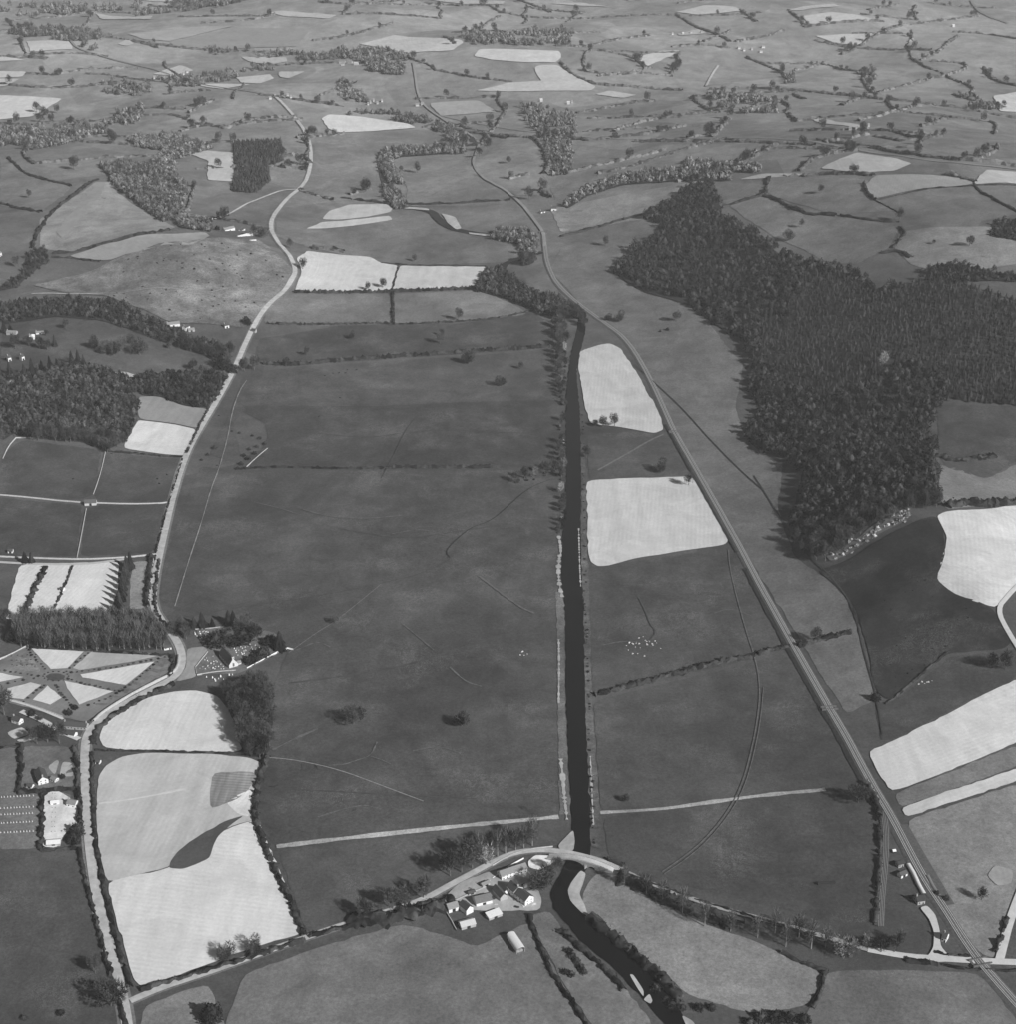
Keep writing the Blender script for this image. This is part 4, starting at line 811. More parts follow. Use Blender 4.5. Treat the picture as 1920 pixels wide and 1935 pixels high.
# ------------------------------------------------------------------ single trees, told apart one by one
DEEP = "tree"
def T1(x, y, s, label, kind='b', group=None, parts=True):
    s *= {'b': 1.45, 'w': 1.35, 't': 1.2, 'p': 1.3, 'y': 1.2, 'cy': 1.15, 'c': 1.2}[kind]
    sets, nm = {'b': (BARE, "bare_tree"), 'w': (BARE_WIDE, "bare_tree"), 't': (BARE_TALL, "tall_tree"), 'c': (CON, "conifer"), 'y': (YEW, "yew_tree"), 'cy': (CYP, "cypress_tree"), 'p': (PALE, "pale_tree")}[kind]
    return tree(nm, sets, W1(x, y), s, label, "tree", group, parts)
for a in [
 (668,1368,1.15,"large wide bare tree, the western of two standing alone in the great meadow",'w'),(872,1372,.95,"rounded bare tree, the eastern of two standing alone in the great meadow",'w'),
 (632,1178,.5,"tiny dark thorn beside the diagonal meadow path",'w'),(1182,1514,.5,"small dark thorn alone in the meadow east of the river",'w'),
 (1622,1516,1.0,"leaning bare tree with a long shadow beside the railway bank",'w'),(1540,1212,1.0,"big bare tree in the hedge just east of the railway",'b'),
 (430,1812,.95,"bare roadside tree, western of the pair on the pale striped field",'w'),(482,1798,.8,"bare roadside tree, eastern of the pair on the pale striped field",'w'),
 (665,640,.8,"bare tree in the upper meadow by a pale scar",'w'),(580,672,.75,"bare tree next to the long thick hedge, second from the road",'b'),(540,692,.8,"bare tree in the long thick hedge nearest the road",'b'),
 (866,606,1.0,"tall bare tree on the thin hedge between upper meadows",'b'),(832,650,.95,"narrow dark tree standing below a short shadowed bank",'b'),(835,635,.7,"small tree directly behind the narrow dark tree",'b'),
 (885,688,1.45,"broadest bare tree in the long thick hedge",'w'),(985,698,.65,"small round tree alone near the river trees",'b'),(945,730,.95,"wide bare tree alone in the meadow under the thick hedge",'w'),
 (723,545,1.0,"dark round tree on the pale valley field",'b'),(695,550,.8,"thin bare tree beside the dark round tree on the pale field",'b'),(783,495,.7,"lone tree above the pale valley field",'b'),
 (572,510,1.05,"bare tree at the bend of the main road by the pale field",'b'),(548,470,.9,"tree overhanging the main road bend",'b'),
 (495,450,1.3,"big bare tree beside the road at the hillside farm",'w'),(480,448,1.0,"bare tree between the long white shed and the road",'b'),
 (410,435,.9,"black evergreen tree in front of the hillside farm",'y'),(465,612,1.4,"dark evergreen tree where the village lane meets the road",'y'),
 (480,700,1.3,"grey bare tree on the east verge of the shaded road bend",'b'),(462,702,1.1,"grey bare tree leaning over the shaded road bend",'b'),
 (420,695,2.4,"huge black evergreen beside the shaded road bend",'y'),(440,705,1.2,"black evergreen at the end of the mixed wood by the road",'y'),
 (1145,465,.95,"tree with a long dark shadow alone above the old road",'b'),(1172,608,1.1,"wide tree near the railway bend",'w'),(1150,606,.7,"smaller tree leaning beside the wide tree near the railway bend",'w'),
 (1280,608,.95,"bare tree beyond two bushes under the right wood",'b'),(1262,625,.5,"low dark bush under the right wood",'y'),(1248,628,.4,"lowest dark bush under the right wood",'y'),
 (1140,808,.8,"bare tree on the lower edge of the upper riverside tilled field",'b'),(1162,806,1.0,"round topped bare tree beside the tilled field group",'b'),(1125,806,.6,"small bare tree west in the tilled field group",'b'),
 (1108,865,.85,"round tree on the east river bank beside the rough grass",'b'),(1250,892,1.15,"spreading bare tree on rough grass between the two tilled fields",'w'),(1302,918,.9,"bare tree on the corner of the lower riverside tilled field beside the railway",'b'),
 (788,328,1.2,"round tree inside the river loop",'b'),(757,325,.8,"smaller tree beside the river trees inside the loop",'b'),(960,310,1.0,"tree in the rough pasture east of the old road",'b'),
 (920,285,1.6,"big tree beside the old road bend",'b'),(1000,378,1.3,"round tree over the old road",'b'),(905,297,1.0,"tree in the inside of the old road bend",'b'),
 (140,322,1.6,"round tree alone on the left hillside",'b'),(55,375,.9,"tree on the slope at the far left",'b'),(30,505,1.0,"bare tree in the small field at the left edge",'b'),
 (580,258,1.0,"tree at the top bend of the main road",'b'),(70,215,1.5,"tree on the edge of the far pale field at the left",'b'),(108,215,1.2,"bare tree under the far pale field at the left",'b'),
 (1700,418,1.1,"tree on the hedge bank above the conifers",'b'),(1832,465,1.0,"lone tree on the pasture above the conifers",'b'),(1765,462,.5,"small bush on the pasture above the conifers",'b'),
 (1515,430,.7,"small tree on the slope above the right wood",'b'),(1490,455,1.1,"dark spreading tree touching the upper edge of the right wood",'w'),(1552,365,.9,"tree with a flat shadow in the pasture above the wood",'b'),
 (210,1900,1.25,"bare tree at the road junction near the bottom left",'w'),(180,1838,.8,"small dark tree on the west verge near the bottom left",'b'),
 (400,1925,1.5,"dark evergreen at the bottom edge beside the junction",'y'),(318,660,.7,"dark round tree on the parkland slope",'b'),(366,700,1.0,"pale bare tree at the foot of the parkland",'b'),
 (1060,930,.9,"round pale willow hanging over the river",'p'),(1025,1680,1.35,"large bare tree between the farmhouse and the river",'w'),(1052,1650,.8,"bare tree beside the stone yard at the bridge",'b'),
 (1770,1690,.45,"dark shrub on the east platform by the railway",'y'),(1788,1700,.5,"dark round shrub east of the railway at the station",'y'),
 (1655,1322,.9,"black thorn clump at the foot of the bracken bank",'y'),(1855,1700,.6,"faint bare tree near the right edge beside the side road",'b'),
 (1900,1265,1.1,"dark tree on the slope at the right edge",'b'),(1875,1262,.9,"dark bush joined to the tree on the right slope",'b'),
 (1780,985,.01,None,'b')]:
    if a[3]: T1(*a)
for x, y, s, k, lab in [(70,1405,1.0,'b',"bare tree above the white house garden, nearest the lane"),(90,1402,1.0,'b',"bare tree above the white house garden, between two others"),(112,1404,1.1,'b',"bare tree above the white house garden, nearest the main road"),(8,1350,1.5,'b',"big grey tree at the left edge below the radial garden"),
 (146,1575,1.1,'y',"black evergreen between the nursery yard and the road"),(140,1592,.9,'y',"black evergreen at the south end of the nursery yard"),(118,1470,.5,'y',"round dark shrub by the annexe"),(60,1352,.7,'y',"dark clipped yew under the radial garden wall"),(75,1360,.6,'y',"second dark yew under the radial garden wall"),(130,1350,.7,'y',"dark tree at the south corner of the radial garden"),(142,1340,.6,'y',"smaller dark tree at the south corner of the radial garden"),(12,1180,.9,'b',"bare tree at the west end of the long tree belt"),(20,1210,1.0,'y',"black evergreen at the west end of the long tree belt")]: T1(x, y, s, lab, k)
for r_, yy in enumerate((1507,1528,1540,1556,1574)):
    for i in range(11):
        p = W1(2 + i * 6 + rnd.uniform(-1, 1), yy - i * .3); v_, f_ = None, None
        tag(obj("tree_guard", GUARD, None, tuple(p), rnd.uniform(0, 3), 1), "pale guard round a sapling in the nursery rows at the left edge", "tree guard", "tree guards in the nursery rows")
for i in range(9):
    for xx in (98, 104):
        bush(W1(xx + rnd.uniform(-1, 1), 1500 + i * 9), .38, "dark clipped shrub standing in the white nursery yard", "clipped shrubs of the nursery yard")
# churchyard and garden evergreens
for x, y, s, lab in [(367,1187,.75,"dark cypress, westernmost in the row behind the churchyard"),(382,1186,1.0,"tallest dark cypress in the row behind the churchyard"),(401,1184,.55,"small dark cypress in the row behind the churchyard"),
 (432,1180,.95,"dark cypress beside the great yews"),(441,1180,.9,"slim dark cypress behind the great yews"),(529,1228,1.15,"broad tiered dark conifer at the east tip of the churchyard"),
 (48,1064,.8,"dark conifer by the wall at the west of the allotments"),(60,1064,.7,"shorter dark conifer by the wall at the allotments")]:
    tree("cypress_tree", CYP, W1(x, y), (s * 1.8, s * 1.8, s * 1.3), lab, "tree")
for i, (x, y) in enumerate([(240,1080),(238,1092),(235,1104),(233,1115),(231,1126),(229,1136),(226,1147),(223,1158),(247,1075)]):
    tree("cypress_tree", CYP, W1(x, y), 1.5, "tall black cypress in the close row beside the allotments", "tree", "row of cypresses beside the allotments")
for x, y, s, lab in [(410,1217,1.5,"black yew nearest the forecourt of the church"),(432,1214,1.7,"largest black yew behind the church roof"),(455,1212,1.5,"black yew east in the great clump behind the church"),(470,1200,1.0,"black yew at the north east of the church"),
 (512,1218,1.1,"black yew beside the tiered conifer"),(495,1240,1.0,"black yew along the white churchyard wall"),(475,1252,.9,"black yew at the corner nearest the church porch")]:
    tree("yew_tree", YEW, W1(x, y), (s * 1.8, s * 1.8, s * 1.3), lab, "tree")
for i, (x, y) in enumerate([(452,1195),(474,1205),(485,1212),(340,1195),(330,1200),(352,1208),(466,1190)]):
    T1(x, y, .95, "grey bare tree among the churchyard evergreens", 'b', "bare trees round the churchyard")
for p in scatter([(210,505),(390,458),(480,462),(545,515),(520,560),(455,612),(330,605),(210,560)], 15):
    if rnd.random() < .3: bush(p, rnd.uniform(.4, 1.1), "gorse bush dotted over the rough knoll", "gorse bushes on the rough knoll", name="gorse_bush")
for p in scatter([(1640,1120),(1760,1090),(1880,1160),(1780,1230),(1690,1310),(1650,1230)], 13):
    if rnd.random() < .45: bush(p, rnd.uniform(.25, .6), "small dark bracken clump on the steep slope", "bracken clumps on the steep slope", name="bracken_clump")
# manor evergreens on the left
for i, (x, y, s) in enumerate([(0,712,2.0),(18,706,1.7),(47,716,2.2),(62,712,2.4),(80,706,1.9),(95,700,1.9),(108,696,1.4),(136,690,2.0),(148,688,2.1),(158,690,1.5),(60,728,1.6),(104,655,1.6),(8,628,1.8),(20,625,1.3)]):
    tree("conifer", CYP, W1(x, y), s * .78, "tall dark conifer in the grounds of the white houses", "tree", "dark conifers round the white houses at the left edge")
for i, (x, y, s) in enumerate([(55,655,1),(30,660,1.2),(75,660,.9),(90,662,.9),(88,635,.5),(125,622,.8)]):
    T1(x, y, s, "bare tree among the white houses at the left edge", 'b', "bare trees round the white houses")
for i, (x, y, s) in enumerate([(180,660,1.3),(198,668,1.1),(215,672,1.4),(228,664,1.3),(264,672,1.4),(246,650,.8)]):
    T1(x, y, s, "big bare tree in the open clump on the parkland", 'w', "bare trees clumped on the parkland")
# thorn thicket in the meadow and verge scrub
for i, (x, y, s) in enumerate([(438,816,.7),(452,819,.7),(476,824,.7),(490,829,.9),(500,840,1.1),(485,845,1.0),(470,850,.9),(460,862,1.1),(455,878,1.2),(468,868,1.2),(480,858,1.1),(405,848,1.2),(392,860,.9),(380,870,.7),(410,880,.4),(413,786,.4)]):
    p = W1(x, y); bush(p, s * 1.3, "dark thorn bush in the ragged thicket on the meadow", "thorn bushes of the meadow thicket", name="thorn_bush")
# roadside row of tall bare trees east of the bridge
for i, (x, y, s) in enumerate([(1180,1672,.9),(1222,1690,.95),(1252,1705,1.0),(1290,1725,1.0),(1332,1750,1.05),(1381,1760,1.0),(1432,1771,1.0),(1485,1788,1.1),(1533,1792,1.15),(1560,1790,.9),(1210,1676,.7),(1465,1762,.9),(1510,1770,1.0)]):
    T1(x, y, s * .95, "tall slim bare tree in the long row beside the wooded road", 't', "tall bare trees along the wooded road")
for x, y, s, lab in [(1592,1808,1.25,"pale feathery tree at the end of the tall roadside row"),(1610,1806,1.0,"second pale feathery tree by the lane near the siding"),(1640,1790,.8,"low grey tree beside the buried end of the siding")]: T1(x, y, s, lab, 'p')
for x, y, s, lab in [(1665,1800,.9,"grey bare tree between lane and siding"),(1690,1800,.8,"grey bare tree by the lane west of the station forecourt"),(1700,1785,.7,"low grey tree behind the lane west of the forecourt")]: T1(x, y, s, lab, 'b')
# trees by the farm and bridge, north of the road
for i, (x, y, s, k) in enumerate([(850,1655,1.25,'b'),(872,1648,1.2,'b'),(892,1640,1.3,'b'),(905,1625,1.1,'t'),(918,1634,1.4,'p'),(940,1618,1.1,'t'),(955,1612,1.1,'t'),(975,1606,1.0,'t'),(990,1602,1.0,'t'),(1006,1598,1.2,'t'),(885,1620,1.0,'b'),(925,1608,1.0,'b')]):
    T1(x, y, s, "bare tree in the dark clump north of the farm road", k, "clump of bare trees north of the farm")
for x, y, s, lab in [(690,1733,1.0,"faint grey tree at the west end of the farm road trees"),(742,1718,1.05,"round bare tree with a dark crown by the farm road"),(765,1715,1.0,"pale round bare tree touching its darker neighbour by the farm road"),(800,1697,1.0,"dark upright tree on the farm road nearest the farm")]: T1(x, y, s, lab, 'b')
for i, (x, y) in enumerate([(1082,1808),(1090,1816),(1098,1828),(1104,1838),(1076,1798),(1070,1838),(1080,1842)]):
    bush(W1(x, y), 1.35, "dark bush on the grass between the ditch and the river", "bushes between the ditch and the river")
for i, (x, y, s) in enumerate([(1258,1890,1.0),(1290,1905,.9),(1320,1905,1.1),(1345,1905,1),(1440,1925,1.6),(1465,1925,1.7),(1492,1925,1.6),(1520,1928,1.5),(1418,1935,1.3),(1270,1900,1.2),(1240,1868,1.1)]):
    bush(W1(x, y), s * 1.5, "dark rounded scrub bush near the bottom edge east of the river", "scrub at the bottom edge east of the river")
for x, y, s, lab in [(30,1945,1.2,"low bush at the bottom left corner"),(45,1925,1.2,"low bush second from the bottom left corner"),(115,1915,1.3,"low dark bush on the bottom left meadow")]: bush(W1(x, y), s, lab)
# riverside trees, west bank
for i, (x, y, s) in enumerate([(1056,612,1.0),(1062,622,1.0),(1054,632,1.1),(1066,642,1.0),(1058,652,1.0),(1064,664,1.0),(1056,676,.9),(1064,688,.9),(1056,700,.9),(1064,712,.8),(1058,724,.8),(1066,735,.7),(1060,746,.6),(1063,762,.5),(1064,796,.7),(1060,808,.6),(1063,838,.8),(1059,850,.8),(1064,862,.8),(1062,872,.9),(1064,886,.9),(1062,902,.8),
 (1067,945,.6),(1063,958,.7),(1064,968,.7),(1058,984,.6),(1060,994,.55),(1056,1004,.5),(1048,890,1.0),(1030,896,1.0),(1010,902,.9),(992,905,.9),(975,912,.9),(1100,612,.9),(1092,600,1),(1084,596,1)]):
    for q_ in range(3): bush(W1(x + rnd.uniform(-5, 5), y + rnd.uniform(-6, 6)), rnd.uniform(.7, 1.3), "dark scrub under the trees on the west bank", "scrub on the west bank", name="scrub_bush")
    if y < 780: T1(x + rnd.uniform(-8, 8), y + 5, s * .95, "bare riverside tree on the west bank of the straight reach", 'b', "bare trees lining the west bank")
    T1(x, y, s * .95, "bare riverside tree on the west bank of the straight reach", 'b' if i % 5 else 'p', "bare trees lining the west bank")
for i in range(80):
    y = rnd.uniform(780, 1600); x = np.interp(y, [780, 960, 1100, 1280, 1450, 1600], [1099, 1101, 1104, 1108, 1115, 1119]) + rnd.uniform(0, 5)
    bush(W1(x, y), rnd.uniform(.45, .8), "low bramble bush on the east bank of the straight reach", "brambles along the east bank", name="bramble_bush")

# ------------------------------------------------------------------ woods
LOWB = [dense_crown(70, 11, 5.2, 1.0, 1.9) for _ in range(4)] + [bare_crown(80, 13, 5.0, 2.0, 3.2, 1.0)]; LOWC = [conifer_crown(8.5, 3.5, 4, 6, .12, .3) for _ in range(4)]
def mass(name, pts, sets, s0, s1, mat, label, cat="wood"):
    parts = []; n = len(pts); s = rng.uniform(s0, s1, n); a = rng.uniform(0, 6.28, n); k = rng.integers(0, len(sets), n)
    for j, (V, F) in enumerate(sets):
        m = np.where(k == j)[0]
        if not len(m): continue
        c, sn = np.cos(a[m]), np.sin(a[m]); X_ = (V[None, :, 0] * c[:, None] - V[None, :, 1] * sn[:, None]) * s[m, None]; Y_ = (V[None, :, 0] * sn[:, None] + V[None, :, 1] * c[:, None]) * s[m, None]
        Z_ = V[None, :, 2] * (s[m] * rng.uniform(.85, 1.2, len(m)))[:, None]
        VV = np.stack([X_ + pts[m, :1], Y_ + pts[m, 1:2], Z_ + pts[m, 2:]], -1).reshape(-1, 3)
        FF = (F[None] + (np.arange(len(m)) * len(V))[:, None, None]).reshape(-1, 3); parts.append((VV, FF))
    v, f = merge(parts); return tag(obj(name, mesh(name, v, f, mat)), label, cat, None, "stuff")
BIG = [(1235,415),(1250,392),(1310,352),(1345,347),(1360,382),(1356,404),(1400,425),(1440,445),(1490,485),(1560,500),(1600,512),(1640,532),(1660,556),(1700,545),(1760,522),(1850,545),(1935,572),(1935,768),(1850,762),(1785,757),(1760,800),(1768,870),(1772,960),(1710,968),(1655,1000),(1620,1025),(1562,1062),(1512,1052),(1492,1010),(1506,950),(1520,900),(1485,870),(1440,850),(1400,822),(1440,785),(1415,740),(1422,680),(1400,640),(1350,612),(1302,575),(1215,548),(1160,515),(1190,475),(1250,445)]
CONA = [(1520,520),(1600,515),(1660,560),(1760,522),(1935,570),(1935,768),(1850,762),(1785,757),(1790,700),(1700,690),(1650,720),(1560,760),(1480,720),(1430,650),(1440,600),(1500,600)]
CONB = [(1200,500),(1290,440),(1400,470),(1420,520),(1380,580),(1290,550)]
allp = scatter(BIG, 8.0); Pc = W(CONA)[:, :2]; Pc2 = W(CONB)[:, :2]
isc = inside(Pc, allp[:, 0], allp[:, 1]); isc2 = inside(Pc2, allp[:, 0], allp[:, 1]) & (rng.random(len(allp)) < .55)
con = allp[isc | isc2]; brd = allp[~(isc | isc2)]
brd = brd[rng.random(len(brd)) < .55]
con = con[np.argsort(con[:, 1])]; brd = brd[np.argsort(brd[:, 1])]
for p in con[:290]: tree("conifer", CON, p, (lambda q: (q * 1.25, q * 1.25, q * .6))(rnd.uniform(.85, 1.1)), "slender grey green conifer in the plantation on the right hillside", "tree", "conifers in the plantation on the right hillside", parts=False)
mass("conifer_plantation", con[290:], LOWC, .8, 1.15, M_CON, "dense conifer plantation covering the hillside on the right")
for p in brd[:60]: tree("bare_tree", BARE, p, rnd.uniform(1.1, 1.5), "bare broadleaf tree near the foot of the wood on the right hillside", "tree", "broadleaf trees at the foot of the right wood", parts=True)
mass("broadleaf_wood", brd[60:], LOWB, .95, 1.6, foliage(.028, "wood_twigs"), "dark leafless broadleaf wood round the plantation on the right hillside")
T1(1668, 692, 1.4, "single pale tree shining inside the dark right wood", 'p')
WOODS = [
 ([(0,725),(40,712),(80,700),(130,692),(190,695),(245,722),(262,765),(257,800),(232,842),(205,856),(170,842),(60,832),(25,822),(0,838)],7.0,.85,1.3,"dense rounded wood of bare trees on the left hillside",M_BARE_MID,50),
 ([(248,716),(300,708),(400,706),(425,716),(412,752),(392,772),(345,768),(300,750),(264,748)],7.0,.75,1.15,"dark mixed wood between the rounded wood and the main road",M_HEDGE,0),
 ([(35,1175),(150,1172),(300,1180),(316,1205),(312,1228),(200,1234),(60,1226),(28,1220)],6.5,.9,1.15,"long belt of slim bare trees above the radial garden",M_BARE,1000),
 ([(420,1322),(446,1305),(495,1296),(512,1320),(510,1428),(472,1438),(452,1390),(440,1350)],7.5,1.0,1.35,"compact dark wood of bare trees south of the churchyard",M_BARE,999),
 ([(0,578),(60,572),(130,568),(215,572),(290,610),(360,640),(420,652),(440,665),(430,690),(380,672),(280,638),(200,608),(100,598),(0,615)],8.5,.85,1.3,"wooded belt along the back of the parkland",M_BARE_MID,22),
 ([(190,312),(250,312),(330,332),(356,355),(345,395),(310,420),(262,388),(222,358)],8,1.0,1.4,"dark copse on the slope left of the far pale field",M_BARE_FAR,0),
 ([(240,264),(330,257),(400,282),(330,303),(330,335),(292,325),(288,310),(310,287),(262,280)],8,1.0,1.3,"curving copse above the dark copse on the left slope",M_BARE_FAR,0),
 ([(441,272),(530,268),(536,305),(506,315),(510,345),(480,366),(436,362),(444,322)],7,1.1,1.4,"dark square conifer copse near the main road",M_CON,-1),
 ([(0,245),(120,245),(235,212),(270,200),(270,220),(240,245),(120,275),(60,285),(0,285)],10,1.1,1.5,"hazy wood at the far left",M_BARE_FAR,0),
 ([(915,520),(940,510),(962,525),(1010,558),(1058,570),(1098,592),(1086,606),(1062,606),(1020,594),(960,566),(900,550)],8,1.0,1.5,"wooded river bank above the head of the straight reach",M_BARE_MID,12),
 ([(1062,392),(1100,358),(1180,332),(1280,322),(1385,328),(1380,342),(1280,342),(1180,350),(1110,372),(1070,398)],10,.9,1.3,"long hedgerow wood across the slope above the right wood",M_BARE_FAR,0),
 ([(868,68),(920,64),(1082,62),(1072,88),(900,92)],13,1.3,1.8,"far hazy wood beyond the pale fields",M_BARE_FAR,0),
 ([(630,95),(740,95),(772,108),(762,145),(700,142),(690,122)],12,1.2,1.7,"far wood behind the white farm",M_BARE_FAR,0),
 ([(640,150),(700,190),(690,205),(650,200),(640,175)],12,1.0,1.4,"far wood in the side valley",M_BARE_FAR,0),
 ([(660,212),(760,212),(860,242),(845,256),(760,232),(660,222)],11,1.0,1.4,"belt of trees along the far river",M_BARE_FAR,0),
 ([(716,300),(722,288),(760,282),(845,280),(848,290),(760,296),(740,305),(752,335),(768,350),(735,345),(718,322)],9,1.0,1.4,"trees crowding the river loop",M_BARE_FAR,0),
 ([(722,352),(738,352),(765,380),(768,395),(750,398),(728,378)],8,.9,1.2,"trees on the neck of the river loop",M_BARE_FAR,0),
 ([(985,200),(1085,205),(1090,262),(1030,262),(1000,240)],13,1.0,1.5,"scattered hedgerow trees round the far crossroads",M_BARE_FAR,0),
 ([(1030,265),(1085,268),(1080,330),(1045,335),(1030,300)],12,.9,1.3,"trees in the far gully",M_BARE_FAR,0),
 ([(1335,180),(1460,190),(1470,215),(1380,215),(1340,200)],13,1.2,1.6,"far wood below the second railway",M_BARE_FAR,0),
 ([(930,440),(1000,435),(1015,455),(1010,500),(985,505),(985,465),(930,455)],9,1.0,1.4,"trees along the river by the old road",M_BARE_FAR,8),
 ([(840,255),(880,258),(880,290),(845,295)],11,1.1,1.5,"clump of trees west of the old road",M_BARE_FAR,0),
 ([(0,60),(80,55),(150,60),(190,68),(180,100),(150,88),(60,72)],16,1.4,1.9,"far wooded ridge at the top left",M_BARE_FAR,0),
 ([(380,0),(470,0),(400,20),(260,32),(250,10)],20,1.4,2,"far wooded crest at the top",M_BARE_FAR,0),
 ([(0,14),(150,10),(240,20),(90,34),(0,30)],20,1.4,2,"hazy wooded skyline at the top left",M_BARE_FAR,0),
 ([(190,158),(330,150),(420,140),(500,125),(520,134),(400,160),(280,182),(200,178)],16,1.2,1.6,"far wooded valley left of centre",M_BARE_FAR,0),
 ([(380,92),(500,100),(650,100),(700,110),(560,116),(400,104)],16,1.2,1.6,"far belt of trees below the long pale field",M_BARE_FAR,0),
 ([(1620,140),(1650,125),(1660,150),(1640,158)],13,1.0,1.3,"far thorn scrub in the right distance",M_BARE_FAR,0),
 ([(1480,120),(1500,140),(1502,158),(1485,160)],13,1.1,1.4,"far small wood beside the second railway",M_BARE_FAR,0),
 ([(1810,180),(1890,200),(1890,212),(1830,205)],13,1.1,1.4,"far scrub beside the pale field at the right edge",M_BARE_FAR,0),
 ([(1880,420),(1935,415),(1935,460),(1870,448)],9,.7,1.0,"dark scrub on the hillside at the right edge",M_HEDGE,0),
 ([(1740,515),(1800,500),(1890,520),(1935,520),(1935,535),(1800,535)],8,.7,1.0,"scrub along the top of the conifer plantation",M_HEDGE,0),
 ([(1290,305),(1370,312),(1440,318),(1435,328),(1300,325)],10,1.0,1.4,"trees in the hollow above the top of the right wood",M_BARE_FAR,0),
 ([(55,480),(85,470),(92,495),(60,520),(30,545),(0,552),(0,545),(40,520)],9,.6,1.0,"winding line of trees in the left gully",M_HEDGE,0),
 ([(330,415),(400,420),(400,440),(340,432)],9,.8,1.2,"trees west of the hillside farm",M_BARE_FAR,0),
]
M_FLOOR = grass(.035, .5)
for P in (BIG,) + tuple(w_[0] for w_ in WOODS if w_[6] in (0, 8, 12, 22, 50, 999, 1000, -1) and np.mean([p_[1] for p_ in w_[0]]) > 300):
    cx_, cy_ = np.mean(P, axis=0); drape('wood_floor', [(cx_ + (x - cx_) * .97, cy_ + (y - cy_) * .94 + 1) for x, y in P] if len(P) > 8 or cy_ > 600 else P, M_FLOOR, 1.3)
for P, sp, s0, s1, lab, mat, near in WOODS:
    q_ = scatter(P, sp); q_ = q_[np.argsort(q_[:, 1])]
    if np.mean([p_[1] for p_ in P]) < 260 and near != -1:   # far woods are open and ragged
        q_ = q_[(_n(q_[:, 0], q_[:, 1], 33, len(lab)) + rng.normal(size=len(q_)) * .45) > -.1]
    if near == -1: mass("copse", q_, LOWC, s0, s1, mat, lab); continue
    sets = BARE_TALL if near == 1000 else BARE
    nn = min(near, len(q_))
    for p in q_[:nn]: tree("tall_tree" if near == 1000 else "bare_tree", sets, p, rnd.uniform(s0, s1) * (.95 if near == 1000 else 1.2), "leafless tree standing in the " + lab[:1].lower() + lab[1:], "tree", "trees of the " + lab, parts=True)
    if nn < len(q_): mass("copse" if "copse" in lab else "woodland", q_[nn:], LOWB, s0, s1, mat, lab)
# hedgerow trees scattered through the far farmland
k_ = 0
for i in range(285):
    L_ = FAR_H[rnd.randrange(len(FAR_H))]; j = rnd.randrange(len(L_) - 1); t = rnd.random()
    x = L_[j][0] + (L_[j + 1][0] - L_[j][0]) * t + rnd.uniform(-4, 4); y = L_[j][1] + (L_[j + 1][1] - L_[j][1]) * t + rnd.uniform(-1, 2)
    if y < 2 or x < 0: continue
    tree("hedgerow_tree", BARE, W1(x, y), rnd.uniform(1.1, 2.1), "small round hedgerow tree in the hazy distance", "tree", "hedgerow trees of the far farmland", parts=False)
